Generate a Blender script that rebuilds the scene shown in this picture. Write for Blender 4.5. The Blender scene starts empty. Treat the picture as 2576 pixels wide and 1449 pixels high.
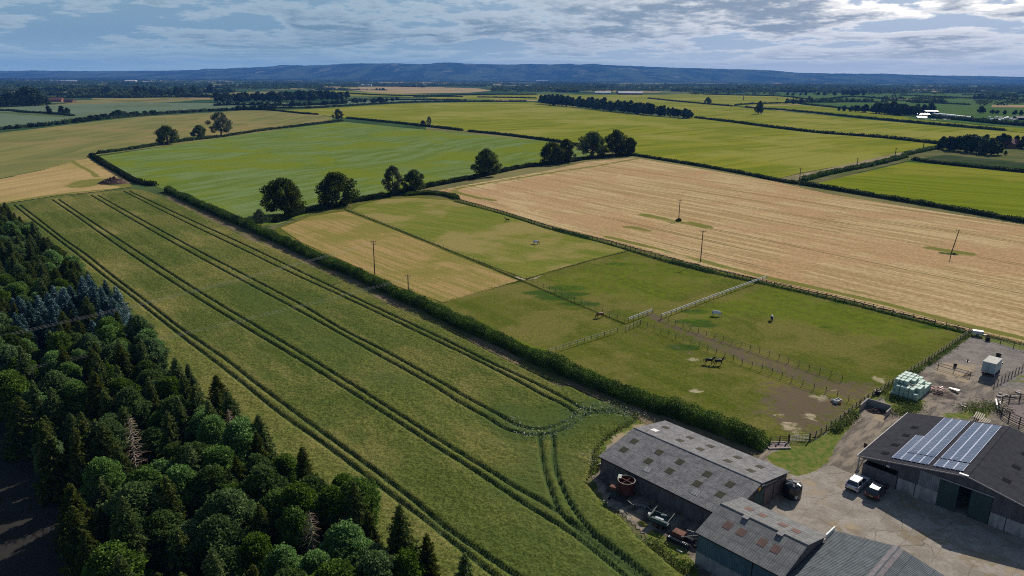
import bpy, math, random
import numpy as np
from mathutils import Vector
R_ = math.radians
rng = np.random.default_rng(7)
random.seed(7)
sc = bpy.context.scene
COL = sc.collection
# ------------------------------------------------------------------ camera, sky, sun
H = 57.0
f_, cx_, cy_ = 1784.0, 1288.0, 724.5          # in units of a 2576 x 1449 picture
TH, RO = R_(16.56), 0.0057
SUN_AZ, SUN_EL = 37.0, 32.0                   # azimuth from +Y towards +X
r0 = np.array((1., 0, 0)); u0 = np.array((0, math.sin(TH), math.cos(TH))); Fw = np.array((0, math.cos(TH), -math.sin(TH)))
rr = math.cos(RO)*r0 + math.sin(RO)*u0
uu = -math.sin(RO)*r0 + math.cos(RO)*u0
cam = bpy.data.cameras.new('camera'); co = bpy.data.objects.new('camera', cam); COL.objects.link(co)
cam.sensor_width = 36; cam.lens = 36*f_/2576; cam.clip_start = 1; cam.clip_end = 90000
from mathutils import Matrix
M = Matrix.Identity(4)
for i in range(3):
    M[i][0] = rr[i]; M[i][1] = uu[i]; M[i][2] = -Fw[i]
M[2][3] = H
co.matrix_world = M
sc.camera = co
w = bpy.data.worlds.new('World'); sc.world = w; w.use_nodes = True
sl = bpy.data.lights.new('sun', 'SUN'); so = bpy.data.objects.new('sun', sl); COL.objects.link(so)
sl.energy = 5.0; sl.angle = R_(0.5); sl.color = (1.0, 0.93, 0.83)
sd = Vector((math.sin(R_(SUN_AZ))*math.cos(R_(SUN_EL)), math.cos(R_(SUN_AZ))*math.cos(R_(SUN_EL)), math.sin(R_(SUN_EL))))
so.rotation_euler = sd.to_track_quat('Z', 'Y').to_euler()
so.location = (0, 0, 200)
sc.view_settings.view_transform = 'Standard'; sc.view_settings.look = 'None'
sc.view_settings.exposure = 0.12; sc.view_settings.gamma = 1.0
sc.render.engine = 'CYCLES'
sc.cycles.max_bounces = 5; sc.cycles.diffuse_bounces = 2; sc.cycles.volume_bounces = 0
sc.cycles.transmission_bounces = 3; sc.cycles.glossy_bounces = 2
sc.cycles.use_denoising = False
sc.cycles.filter_width = 1.05
sc.cycles.sample_clamp_indirect = 4

class NT:
    """small node-tree writer"""
    k = 1.9
    def __init__(s, tree): s.t = tree; s.n = tree.nodes; s.l = tree.links; s.n.clear()
    def new(s, typ, ins=None, **kw):
        n = s.n.new(typ)
        for k, v in kw.items(): setattr(n, k, v)
        if ins:
            for k, v in ins.items():
                if isinstance(v, bpy.types.NodeSocket): s.l.new(v, n.inputs[k])
                else: n.inputs[k].default_value = v
        return n
    def math(s, op, a, b=0.0, c=0.0, clamp=False):
        n = s.new('ShaderNodeMath', {0: a, 1: b, 2: c}, operation=op); n.use_clamp = clamp
        return n.outputs[0]
    def mix(s, fac, a, b, mode='MIX'):
        n = s.n.new('ShaderNodeMix'); n.data_type = 'RGBA'; n.blend_type = mode; n.clamp_factor = True
        for sock, v in ((n.inputs[0], fac), (n.inputs[6], a), (n.inputs[7], b)):
            if isinstance(v, bpy.types.NodeSocket): s.l.new(v, sock)
            else: sock.default_value = v if not isinstance(v, tuple) else (v + (1,))[:4]
        return n.outputs[2]
    def ramp(s, fac, lo, hi, a=0.0, b=1.0):
        n = s.new('ShaderNodeMapRange', {0: fac, 1: lo, 2: hi, 3: a, 4: b}); n.interpolation_type = 'SMOOTHSTEP'
        return n.outputs[0]
    def noise(s, vec, scale, detail=2.0, rough=0.5, dist=0.0):
        n = s.new('ShaderNodeTexNoise', {'Vector': vec, 'Scale': scale, 'Detail': detail, 'Roughness': rough, 'Distortion': dist})
        return s.math('MULTIPLY_ADD', n.outputs[0], s.k, .5-.5*s.k, clamp=True)
    def scale(s, vec, xyz):
        n = s.new('ShaderNodeMapping', {0: vec}); n.inputs[3].default_value = xyz
        return n.outputs[0]

# sky: Nishita with drifting broken cloud, all by direction
T = NT(w.node_tree)
sky = T.new('ShaderNodeTexSky', sky_type='NISHITA', sun_disc=False, sun_elevation=R_(SUN_EL), sun_rotation=R_(SUN_AZ), air_density=1.3, dust_density=1.0, ozone_density=2.0)
tc = T.new('ShaderNodeTexCoord').outputs['Generated']
sep = T.new('ShaderNodeSeparateXYZ', {0: tc})
X, Y, Z = sep.outputs
zc = T.math('MAXIMUM', Z, 0.0)
T.k = 1.0
zz = T.math('ADD', zc, 0.016)
az = T.math('ARCTAN2', X, Y)
U = T.math('MULTIPLY', az, 6.8)
V = T.math('MULTIPLY', T.math('LOGARITHM', zz, math.e), 2.7)
def cl(dv):
    pv = T.new('ShaderNodeCombineXYZ', {0: U, 1: T.math('ADD', V, dv), 2: 5.3}).outputs[0]
    a_ = T.noise(pv, 1.2, 9.0, 0.62, 0.0); b_ = T.noise(T.scale(pv, (.33, .6, 1)), 1.0, 2.0, .5)
    return T.math('ADD', T.math('MULTIPLY', a_, .72), T.math('MULTIPLY', b_, .36))
d0_ = cl(0.0); d1_ = cl(0.20)
east = T.ramp(az, -0.30, 0.50)                      # nearer the sun the cloud is thicker and its rims brighter
high = T.ramp(Z, 0.035, 0.085)
thr = T.math('SUBTRACT', 0.516, T.math('MULTIPLY', T.math('MULTIPLY', east, high), 0.045))
over = T.math('SUBTRACT', d0_, thr)
cover = T.ramp(over, -0.022, 0.032)
top = T.ramp(T.math('SUBTRACT', d0_, d1_), -0.01, 0.09)
deep = T.ramp(over, 0.0, 0.11)
skyc = T.new('ShaderNodeVectorMath', {0: sky.outputs[0], 1: (0.068, 0.068, 0.068)}, operation='MULTIPLY').outputs[0]
blue = T.mix(east, (0.22, 0.355, 0.47), (0.47, 0.56, 0.68))
lit = T.mix(east, (0.40, 0.51, 0.58), (0.86, 0.87, 0.90))
lit = T.mix(T.math('MULTIPLY', T.math('MULTIPLY', high, T.ramp(az, .05, .4)), .8), lit, (1.15, 1.10, 1.02))
shade = T.mix(east, (0.17, 0.275, 0.36), (0.28, 0.34, 0.42))
cc = T.mix(T.math('MULTIPLY', deep, T.math('SUBTRACT', 1.0, T.math('MULTIPLY', top, 0.75))), lit, shade)
rim = T.math('MULTIPLY', T.math('MULTIPLY', T.math('MULTIPLY', top, T.math('SUBTRACT', 1.0, deep)), cover), T.math('MULTIPLY', T.ramp(az, 0.08, 0.45), T.ramp(Z, 0.055, 0.078)))
cc = T.mix(T.math('MULTIPLY', rim, 2.2, clamp=True), cc, (1.7, 1.62, 1.5))
vis = T.mix(T.math('MULTIPLY', cover, 0.92), blue, cc)
vis = T.mix(T.ramp(Z, 0.0, 0.05, 0.72, 0.0), vis, T.mix(east, (0.50, 0.72, 0.76), (0.98, 1.04, 1.0)))
# above the picture the plain sky takes over (soft, partly clouded light)
hi = T.ramp(Z, 0.12, 0.30)
final = T.mix(hi, vis, skyc)
bg = T.new('ShaderNodeBackground', {'Color': final, 'Strength': 1.0})
T.new('ShaderNodeOutputWorld', {0: bg.outputs[0]})

# ------------------------------------------------------------------ picture -> ground
def G(x, y, z=0.0):
    d = Fw*f_ + rr*(x-cx_) - uu*(y-cy_)
    t = (z-H)/d[2]
    return np.array((d[0]*t, d[1]*t, z))
def ray(x, y):
    return Fw*f_ + rr*(x-cx_) - uu*(y-cy_)
def on_plane(x, y, p0, n):
    d = ray(x, y); o = np.array((0, 0, H)); t = np.dot(np.array(p0)-o, n)/np.dot(d, n)
    return o + d*t
def proj_y(p):
    v = np.array(p) - np.array((0, 0, H)); d = v@Fw
    return cy_ - f_*(v@uu)/d
def hgt(x, yb, yt):
    g = G(x, yb); lo, hi = 0., 80.
    for _ in range(40):
        m = (lo+hi)/2
        if proj_y((g[0], g[1], m)) > yt: lo = m
        else: hi = m
    return lo
OFF = {1: (0, 134.2), 2: (858.7, 134.2), 3: (1717.3, 134.2), 4: (0, 483), 5: (858.7, 483), 6: (1717.3, 483), 7: (0, 966), 8: (858.7, 966), 9: (1717.3, 966)}
def z_(k, *pts): return [(OFF[k][0]+x/3, OFF[k][1]+y/3) for x, y in pts]
def q6(x, y): return (2146.6+x/6, 805+y/6)             # enlarged yard view
def q7(x, y): return (1475.8+x/6, 1046.5+y/6)          # enlarged shed roof view
def q8(x, y): return (1475.8+x/6, 1207.4+y/6)
def gp(pts, z=0.0): return np.array([G(x, y, z)[:2] for x, y in pts])
def smooth_path(P, step):
    P = np.asarray(P, float); out = []
    n = len(P)
    for i in range(n-1):
        p0, p1, p2, p3 = P[max(i-1, 0)], P[i], P[i+1], P[min(i+2, n-1)]
        L = np.linalg.norm(p2-p1); k = max(1, int(L/step))
        for j in range(k):
            t = j/k
            out.append(0.5*((2*p1)+(-p0+p2)*t+(2*p0-5*p1+4*p2-p3)*t*t+(-p0+3*p1-3*p2+p3)*t**3))
    out.append(P[-1]); return np.array(out)
def inside(P, poly):
    x, y = P[:, 0], P[:, 1]; r = np.zeros(len(P), bool); j = len(poly)-1
    for i in range(len(poly)):
        xi, yi = poly[i]; xj, yj = poly[j]
        c = ((yi > y) != (yj > y)) & (x < (xj-xi)*(y-yi)/((yj-yi) if yj != yi else 1e-9)+xi)
        r ^= c; j = i
    return r
def dist_line(P, L):
    d = np.full(len(P), 1e9)
    for a, b in zip(L[:-1], L[1:]):
        ab = b-a; l2 = ab@ab
        if l2 < 1e-9: continue
        lo = np.minimum(a, b)-12; hi = np.maximum(a, b)+12
        m = (P[:, 0] > lo[0]) & (P[:, 0] < hi[0]) & (P[:, 1] > lo[1]) & (P[:, 1] < hi[1])
        if not m.any(): continue
        Q = P[m]; t = np.clip(((Q-a)@ab)/l2, 0, 1)
        d[m] = np.minimum(d[m], np.linalg.norm(Q-(a+t[:, None]*ab), axis=1))
    return d
def sstep(x, a, b):
    t = np.clip((x-a)/(b-a), 0, 1); return t*t*(3-2*t)
def vnoise(P, s, seed=0):
    """value noise on the plane, 0..1"""
    r = np.random.default_rng(seed); T_ = r.random((64, 64)); Q = P*s
    i = np.floor(Q).astype(int); f = Q-i; f = f*f*(3-2*f)
    a = T_[i[:, 0] % 64, i[:, 1] % 64]; b = T_[(i[:, 0]+1) % 64, i[:, 1] % 64]; c = T_[i[:, 0] % 64, (i[:, 1]+1) % 64]; d = T_[(i[:, 0]+1) % 64, (i[:, 1]+1) % 64]
    return (a*(1-f[:, 0])+b*f[:, 0])*(1-f[:, 1])+(c*(1-f[:, 0])+d*f[:, 0])*f[:, 1]
def m_poly(P, px, soft=1.5, z=0.0):
    L = gp(px, z); Lc = np.vstack([L, L[:1]]); ins = inside(P, L); d = dist_line(P, Lc)
    d = np.where(ins, d, -d); return sstep(d, -soft, soft)
def m_line(P, px, wid, soft, z=0.0):
    return 1-sstep(dist_line(P, smooth_path(gp(px, z), 2.0)), wid, wid+soft)

# ------------------------------------------------------------------ objects
def tag(o, label=None, cat=None, group=None, kind=None):
    if label: o['label'] = label
    if cat: o['category'] = cat
    if group: o['group'] = group
    if kind: o['kind'] = kind
    return o
def empty(name, loc, rz=0.0, **kw):
    o = bpy.data.objects.new(name, None); o.empty_display_size = 0.2; COL.objects.link(o)
    o.location = loc; o.rotation_euler = (0, 0, rz); return tag(o, **kw)
def mesh_np(name, V, F4, mats, parent=None, midx=None, smooth=False):
    me = bpy.data.meshes.new(name)
    V = np.asarray(V, np.float32); F4 = np.asarray(F4, np.int32)
    me.vertices.add(len(V)); me.vertices.foreach_set('co', V.ravel())
    k = F4.shape[1]
    me.loops.add(F4.size); me.loops.foreach_set('vertex_index', F4.ravel())
    me.polygons.add(len(F4)); me.polygons.foreach_set('loop_start', np.arange(0, F4.size, k, dtype=np.int32))
    me.polygons.foreach_set('loop_total', np.full(len(F4), k, np.int32))
    for m in (mats if isinstance(mats, (list, tuple)) else [mats]): me.materials.append(m)
    if midx is not None: me.polygons.foreach_set('material_index', np.asarray(midx, np.int32))
    me.update(calc_edges=True); me.validate()
    if smooth: me.polygons.foreach_set('use_smooth', np.ones(len(me.polygons), bool))
    o = bpy.data.objects.new(name, me); COL.objects.link(o)
    if parent: o.parent = parent
    return o
def attr(o, name, vals):
    a = o.data.attributes.new(name, 'FLOAT', 'POINT'); a.data.foreach_set('value', np.asarray(vals, np.float32))
class MB:
    def __init__(s): s.v = []; s.f = []; s.m = []; s.cur = 0
    def mat(s, i): s.cur = i; return s
    def add(s, v, f):
        b = len(s.v); s.v += [tuple(map(float, p)) for p in v]; s.f += [tuple(i+b for i in q) for q in f]; s.m += [s.cur]*len(f); return s
    def box(s, c, d, rz=0.0, taper=1.0):
        x, y, z = d[0]/2, d[1]/2, d[2]/2; V = []
        for k, t in ((-1, 1.0), (1, taper)):
            for a, b in ((-1, -1), (1, -1), (1, 1), (-1, 1)):
                px, py = a*x*t, b*y*t
                V.append((c[0]+px*math.cos(rz)-py*math.sin(rz), c[1]+px*math.sin(rz)+py*math.cos(rz), c[2]+k*z))
        return s.add(V, [(3, 2, 1, 0), (4, 5, 6, 7), (0, 1, 5, 4), (1, 2, 6, 5), (2, 3, 7, 6), (3, 0, 4, 7)])
    def hexa(s, P): return s.add(P, [(3, 2, 1, 0), (4, 5, 6, 7), (0, 1, 5, 4), (1, 2, 6, 5), (2, 3, 7, 6), (3, 0, 4, 7)])
    def tube(s, pts, rad, n=6, cap=True):
        pts = [Vector(p) for p in pts]; rad = rad if isinstance(rad, (list, tuple)) else [rad]*len(pts)
        V = []; F = []
        for i, p in enumerate(pts):
            d = (pts[min(i+1, len(pts)-1)]-pts[max(i-1, 0)]).normalized()
            a = d.orthogonal().normalized() if abs(d.z) < .95 else Vector((1, 0, 0)); b = d.cross(a).normalized(); a = b.cross(d)
            for k in range(n):
                t = 2*math.pi*k/n; V.append(p+(a*math.cos(t)+b*math.sin(t))*rad[i])
        for i in range(len(pts)-1):
            for k in range(n):
                k2 = (k+1) % n; F.append((i*n+k, i*n+k2, (i+1)*n+k2, (i+1)*n+k))
        if cap: F.append(tuple(range(n-1, -1, -1))); F.append(tuple((len(pts)-1)*n+k for k in range(n)))
        return s.add(V, F)
    def bar(s, a, b, wd, ht):
        a = Vector(a); b = Vector(b); d = (b-a); d.normalize(); sd_ = Vector((-d.y, d.x, 0)); sd_ = sd_.normalized() if sd_.length > 1e-4 else Vector((1, 0, 0))
        up = d.cross(sd_)*-1
        if up.z < 0: up = -up
        P = [p + sd_*(i*wd/2) + up*(j*ht/2) for j in (-1, 1) for p, i in ((a, -1), (b, -1), (b, 1), (a, 1))]
        return s.hexa(P)
    def cyl(s, c, r, h, n=16, r2=None, axis='z'):
        r2 = r if r2 is None else r2
        ax = {'z': (0, 0, 1), 'x': (1, 0, 0), 'y': (0, 1, 0)}[axis]; a = Vector(c)
        return s.tube([a, a+Vector(ax)*h], [r, r2], n)
    def ring(s, c, R, r, n=24, k=5, zz=0.0):
        V = []; F = []
        for i in range(n):
            t = 2*math.pi*i/n
            for j in range(k):
                q = 2*math.pi*j/k; V.append((c[0]+(R+r*math.cos(q))*math.cos(t), c[1]+(R+r*math.cos(q))*math.sin(t), c[2]+r*math.sin(q)))
        for i in range(n):
            for j in range(k):
                F.append((i*k+j, ((i+1) % n)*k+j, ((i+1) % n)*k+(j+1) % k, i*k+(j+1) % k))
        return s.add(V, F)
    def build(s, name, mats, parent=None, smooth=False, bevel=0.0):
        me = bpy.data.meshes.new(name); me.from_pydata(s.v, [], s.f)
        for m in (mats if isinstance(mats, (list, tuple)) else [mats]): me.materials.append(m)
        me.polygons.foreach_set('material_index', s.m); me.update()
        if smooth: me.polygons.foreach_set('use_smooth', [True]*len(me.polygons))
        if bevel:
            import bmesh
            bm = bmesh.new(); bm.from_mesh(me)
            bmesh.ops.bevel(bm, geom=[e for e in bm.edges], offset=bevel, segments=2, affect='EDGES', profile=0.6)
            bm.to_mesh(me); bm.free()
        o = bpy.data.objects.new(name, me); COL.objects.link(o)
        if parent: o.parent = parent
        return o
def copy_tree(o, parent=None):
    c = o.copy(); COL.objects.link(c); c.parent = parent
    for ch in o.children: copy_tree(ch, c)
    return c

# ------------------------------------------------------------------ materials
def S(r, g, b):   # sRGB 0..255 -> linear
    return tuple(((v/255/12.92) if v/255 <= .04045 else ((v/255+.055)/1.055)**2.4) for v in (r, g, b))
def new_mat(name):
    m = bpy.data.materials.new(name); m.use_nodes = True; return m, NT(m.node_tree)
def finish(T, col, rough=0.8, spec=0.3, bump=None, bstr=0.3, bdist=0.05, metal=0.0, transl=None):
    p = T.new('ShaderNodeBsdfPrincipled', {'Base Color': col if isinstance(col, bpy.types.NodeSocket) else (col+(1,))[:4], 'Roughness': rough, 'Specular IOR Level': spec, 'Metallic': metal})
    if bump is not None:
        b = T.new('ShaderNodeBump', {'Height': bump, 'Strength': bstr, 'Distance': bdist}); T.l.new(b.outputs[0], p.inputs['Normal'])
    out = p.outputs[0]
    if transl:
        t = T.new('ShaderNodeBsdfTranslucent', {'Color': transl[0] if isinstance(transl[0], bpy.types.NodeSocket) else (transl[0]+(1,))[:4]})
        out = T.new('ShaderNodeMixShader', {0: transl[1], 1: out, 2: t.outputs[0]}).outputs[0]
    T.new('ShaderNodeOutputMaterial', {0: out})
def simple(name, col, rough=0.6, var=0.15, scale=3.0, metal=0.0, spec=0.4, dirt=None):
    m, T = new_mat(name); oc = T.new('ShaderNodeTexCoord').outputs['Object']
    n = T.noise(oc, scale, 4.0, 0.6)
    c = T.mix(T.math('MULTIPLY', T.ramp(n, .3, .75), var*2), col, tuple(v*0.55 for v in col))
    if dirt: c = T.mix(T.ramp(T.noise(oc, scale*.6, 5.0, .7), .52, .68, 0, .8), c, dirt)
    finish(T, c, rough, spec, n, .1, .02, metal); return m
def rot_coords(T, ang, wob=0.0):
    oc = T.new('ShaderNodeTexCoord').outputs['Object']
    mp = T.new('ShaderNodeMapping', {0: oc}); mp.inputs[2].default_value = (0, 0, -ang)
    v = mp.outputs[0]
    if wob:
        n = T.new('ShaderNodeTexNoise', {'Vector': oc, 'Scale': .006, 'Detail': 1.0})
        off = T.new('ShaderNodeVectorMath', {0: n.outputs['Color'], 1: (wob, wob, 0)}, operation='MULTIPLY').outputs[0]
        v = T.new('ShaderNodeVectorMath', {0: v, 1: off}, operation='ADD').outputs[0]
    return v
def crop(name, c1, c2, c3, d0=None, d1=None, tram=0.0, tstr=0.5, streak=0.5, sx=.012, sy=.22, patch=.018, speck=2.2, speckc=.5, wob=0.0, phase=0.0, tcol=None, extra=None, bstr=.5, z=0.0, gauge=0.95):
    """a field of crop or grass: c1 base, c2 other tone in streaks along the rows, c3 in broad patches"""
    m, T = new_mat(name)
    ang = 0.0
    if d0 is not None:
        a, b = G(*d0), G(*d1); ang = math.atan2(b[1]-a[1], b[0]-a[0])
    v = rot_coords(T, ang, wob); oc = T.new('ShaderNodeTexCoord').outputs['Object']
    st = T.noise(T.scale(v, (sx, sy, 1)), 1.0, 5.0, .62)
    c = T.mix(T.ramp(st, .5-.22/ (0.4+streak), .5+.22/(0.4+streak)), c1, c2)
    pa = T.noise(oc, patch, 4.0, .6, .3)
    c = T.mix(T.ramp(pa, .45, .68, 0, .85), c, c3)
    sp = T.noise(oc, speck, 3.0, .7)
    sp2 = T.noise(T.scale(v, (.25, 1.4, 1)), 1.0, 3.0, .6)
    dark = T.math('MULTIPLY', T.ramp(sp, .38, .66), T.ramp(sp2, .2, .7, .75, 1.0))
    c = T.mix(T.math('MULTIPLY', T.math('SUBTRACT', 1.0, dark), speckc), c, T.mix(1.0, c, (.35, .42, .32), 'MULTIPLY'))
    if tram:
        sv = T.new('ShaderNodeSeparateXYZ', {0: v}).outputs[1]
        k = T.math('PINGPONG', T.math('ADD', sv, phase), tram/2)        # distance from nearest tram centre
        dd = T.math('ABSOLUTE', T.math('SUBTRACT', k, gauge))
        ln = T.math('SUBTRACT', 1.0, T.ramp(dd, .25, .55))
        ln = T.math('MULTIPLY', ln, T.ramp(T.noise(T.scale(v, (.01, .06, 1)), 1.0, 2.0), .38, .58))
        c = T.mix(T.math('MULTIPLY', ln, tstr), c, tcol or tuple(x*.35 for x in c1))
    if extra: c = extra(T, c, oc, v)
    finish(T, c, 1.0, 0.0, sp, bstr, .12)
    return m
def at(T, name): return T.new('ShaderNodeAttribute', attribute_name=name).outputs['Fac']

def sheet(name, px, mat, z, kind='structure', zt=None):
    """a polygon traced in the picture, laid flat on the ground"""
    import bmesh
    P = [G(x, y, z if zt is None else zt) for x, y in px]
    bm = bmesh.new(); vs = [bm.verts.new((p[0], p[1], z)) for p in P]; fc = bm.faces.new(vs)
    if fc.normal.z < 0: fc.normal_flip()
    bmesh.ops.triangulate(bm, faces=bm.faces[:])
    me = bpy.data.meshes.new(name); bm.to_mesh(me); bm.free(); me.materials.append(mat)
    o = bpy.data.objects.new(name, me); COL.objects.link(o); return tag(o, kind=kind)
def grid_sheet(name, px, mat, z, cell, hfun=None, attrs=None, jitter=0.0, zt=None, pad=0.0):
    L = gp(px, z if zt is None else zt); lo, hi = L.min(0), L.max(0)
    xs = np.arange(lo[0], hi[0]+cell, cell); ys = np.arange(lo[1], hi[1]+cell, cell)
    gx, gy = np.meshgrid(xs, ys, indexing='ij'); P = np.stack([gx.ravel(), gy.ravel()], 1)
    ins = inside(P, L)
    nx, ny = len(xs), len(ys); I = np.arange(nx*ny).reshape(nx, ny)
    F = np.stack([I[:-1, :-1].ravel(), I[1:, :-1].ravel(), I[1:, 1:].ravel(), I[:-1, 1:].ravel()], 1)
    F = F[ins[F].sum(1) >= 3]
    used = np.zeros(nx*ny, bool); used[F.ravel()] = True; remap = np.cumsum(used)-1
    P = P[used]; F = remap[F]
    hz = np.full(len(P), z) if hfun is None else hfun(P)
    o = mesh_np(name, np.column_stack([P, hz]), F, mat, smooth=True)
    for k, fn in (attrs or {}).items(): attr(o, k, fn(P))
    return tag(o, kind='structure')

# ---- base ground: patchwork of far fields, real colours only
m_far, T = new_mat('far_ground')
oc = T.new('ShaderNodeTexCoord').outputs['Object']
wv = T.new('ShaderNodeTexNoise', {'Vector': oc, 'Scale': .002, 'Detail': 2.0})
v2 = T.new('ShaderNodeVectorMath', {0: oc, 1: T.new('ShaderNodeVectorMath', {0: wv.outputs['Color'], 1: (160, 160, 0)}, operation='MULTIPLY').outputs[0]}, operation='ADD').outputs[0]
vo = T.new('ShaderNodeTexVoronoi', {'Vector': T.scale(v2, (1, .8, 1)), 'Scale': .0034, 'Randomness': .9}, distance='CHEBYCHEV')
cr = T.new('ShaderNodeValToRGB', {0: T.new('ShaderNodeSeparateColor', {0: vo.outputs['Color']}).outputs[0]})
cr.color_ramp.interpolation = 'CONSTANT'
el = cr.color_ramp.elements
cols = [(0, (.045, .085, .035)), (.22, (.075, .11, .04)), (.36, (.20, .18, .075)), (.46, (.035, .07, .03)), (.62, (.10, .135, .05)), (.74, (.38, .28, .15)), (.84, (.05, .09, .035))]
el[0].color = cols[0][1]+(1,); el[1].position = cols[1][0]; el[1].color = cols[1][1]+(1,)
for p, c in cols[2:]:
    e = el.new(p); e.color = c+(1,)
n = T.noise(oc, .012, 4.0, .6)
c = T.mix(T.ramp(n, .35, .7), cr.outputs[0], T.mix(1.0, cr.outputs[0], (.7, .75, .7), 'MULTIPLY'))
sepo = T.new('ShaderNodeVectorMath', {0: oc}, operation='LENGTH').outputs['Value']
rough_g = T.mix(T.ramp(T.noise(oc, .25, 5.0, .65), .35, .65), (.055, .085, .028), (.15, .13, .065))
c = T.mix(T.ramp(sepo, 330, 420), rough_g, c)
finish(T, c, 1.0, 0.0)
gs = 16500
import bmesh
bm = bmesh.new()
ringv = []
for k, rad in enumerate((0, 60, 250, 700, 1800, 5000, gs)):
    if k == 0: ringv.append([bm.verts.new((0, 100, 0))])
    else: ringv.append([bm.verts.new((rad*math.cos(2*math.pi*i/64), 100+rad*math.sin(2*math.pi*i/64), 0)) for i in range(64)])
for i in range(64): bm.faces.new((ringv[0][0], ringv[1][i], ringv[1][(i+1) % 64]))
for k in range(1, 6):
    for i in range(64): bm.faces.new((ringv[k][i], ringv[k+1][i], ringv[k+1][(i+1) % 64], ringv[k][(i+1) % 64]))
me = bpy.data.meshes.new('ground'); bm.to_mesh(me); bm.free(); me.materials.append(m_far)
tag(bpy.data.objects.new('ground', me), kind='structure'); COL.objects.link(bpy.data.objects['ground'])

# ---- hills on the horizon
crest = [(-500, 181), (-250, 180.5), (0, 179.5), (100, 178.5), (200, 179.5), (330, 179.5), (440, 178.5), (500, 177), (520, 174.5), (560, 174.5), (620, 172.5), (690, 169.5), (705, 166.5), (770, 168), (830, 166.5), (865, 163.5), (985, 163), (1060, 165.5), (1120, 161), (1175, 164), (1290, 166), (1310, 164.5), (1390, 166), (1430, 164.5), (1455, 166.5), (1490, 164), (1520, 167), (1600, 169.5), (1680, 173), (1750, 174), (1850, 177), (1940, 179), (2000, 184), (2100, 186.5), (2230, 187), (2320, 190), (2450, 192), (2576, 194), (2800, 195), (3100, 197)]
Dh = 14000.0
cxs = np.array([c[0] for c in crest]); cys = np.array([c[1] for c in crest])
def horizon_y(x): return 194.0 + 0.0057*(x-1288)
px = np.arange(-500, 3101, 6.0)
cyi = np.interp(px, cxs, cys) + .5*(vnoise(np.stack([px, px*0], 1), .06, 3)-.5)*2 + .35*(vnoise(np.stack([px, px*0], 1), .15, 4)-.5)*2
nz = 15
V = []
for i, x in enumerate(px):
    d = ray(x, horizon_y(x)); d = d[:2]/d[1]*1.0
    hh = (horizon_y(x)-cyi[i])/f_*(Dh/0.958)*1.0 + 57
    hh = max(hh, 62)
    for k in range(nz):
        t = k/(nz-1)
        dist = 9000 + 5000*t if t <= 1 else 0
        prof = (0.02*t + .98*sstep(np.array([t]), .25+.12*math.sin(x*.011), 1.0)[0])
        bump = 14*math.sin(x*.021+k*1.3)*math.sin(k*.9+x*.007)*t*(1-t)*3
        V.append((d[0]*dist, dist, max(prof*hh+bump, 1.0)-1.5))
V = np.array(V); nx = len(px); I = np.arange(nx*nz).reshape(nx, nz)
F = np.stack([I[:-1, :-1].ravel(), I[1:, :-1].ravel(), I[1:, 1:].ravel(), I[:-1, 1:].ravel()], 1)
# back side falls away
Vb = V.reshape(nx, nz, 3)[:, -1].copy(); Vb[:, 1] += 1500; Vb[:, 0] *= 15500/14000; Vb[:, 2] = -1.0
base = len(V); V = np.vstack([V, Vb]); J = np.arange(nx)+base
F = np.vstack([F, np.stack([I[:-1, -1], I[1:, -1], J[1:], J[:-1]], 1)])
m_hill, T = new_mat('hill_woodland'); oc = T.new('ShaderNodeTexCoord').outputs['Object']
n = T.noise(T.scale(oc, (1, .4, 1)), .0022, 5.0, .62)
c = T.mix(T.ramp(n, .40, .62), (.018, .036, .028), (.060, .085, .045))
c = T.mix(T.ramp(T.noise(T.scale(oc, (1, .35, 1)), .0031, 3.0, .55), .78, .82, 0, .5), c, (.22, .20, .13))
c = T.mix(T.ramp(T.noise(oc, .02, 3.0, .6), .86, .90, 0, .7), c, (.4, .38, .34))
finish(T, c, 1.0, .0, T.noise(oc, .02, 3.0), .5, 8)
tag(mesh_np('hills', V, F, m_hill, smooth=True), kind='structure')

# ---- crop colours
YG = (.26, .255, .030); YG2 = (.175, .20, .018)
M_yellow = crop('ripening_rape_field', YG, YG2, (.30, .28, .06), (858, 300), (1700, 270), tram=24, tstr=.55, streak=.9, sx=.006, sy=.07, patch=.006, speck=1.1, speckc=.35, wob=60)
M_yellow2 = crop('ripening_field_east', (.195, .225, .018), (.15, .185, .012), (.25, .245, .03), (2100, 500), (2576, 545), tram=24, tstr=.6, streak=.8, sx=.006, sy=.1, patch=.01, speck=1.4, speckc=.35, wob=30)
M_pale = crop('pale_cereal_field', (.235, .215, .075), (.175, .18, .06), (.285, .22, .09), (0, 470), (600, 330), tram=24, tstr=.35, streak=.8, sx=.005, sy=.06, patch=.008, speck=1.0, speckc=.3, wob=40)
M_green = crop('feathery_barley_field', (.135, .190, .034), (.18, .24, .085), (.18, .215, .018), (300, 430), (1200, 330), tram=0, streak=.8, sx=.02, sy=.12, patch=.013, speck=1.1, speckc=.4, wob=60)
M_bluegreen = crop('bluegreen_field', (.115, .17, .10), (.15, .19, .13), (.12, .15, .08), (0, 330), (700, 290), streak=.6, patch=.006, speck=.8, speckc=.2)
M_midgreen = crop('pasture_far', (.06, .12, .03), (.085, .145, .04), (.10, .15, .045), (1900, 250), (2500, 280), streak=.6, patch=.006, speck=.7, speckc=.3)
M_tanfar = crop('ripe_cereal_far', (.42, .30, .17), (.36, .26, .14), (.30, .24, .12), (1000, 250), (1500, 245), streak=.6, patch=.006, speck=.7, speckc=.2)
M_grass = crop('rough_grass', (.10, .125, .035), (.15, .15, .06), (.20, .17, .085), (900, 300), (1500, 350), streak=.5, patch=.05, speck=1.2, speckc=.5)
M_dark = crop('dark_row_crop', (.03, .055, .02), (.05, .08, .03), (.08, .09, .05), (2377, 395), (2576, 415), streak=1.2, sx=.02, sy=.4, speck=1.0, speckc=.6)

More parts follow.
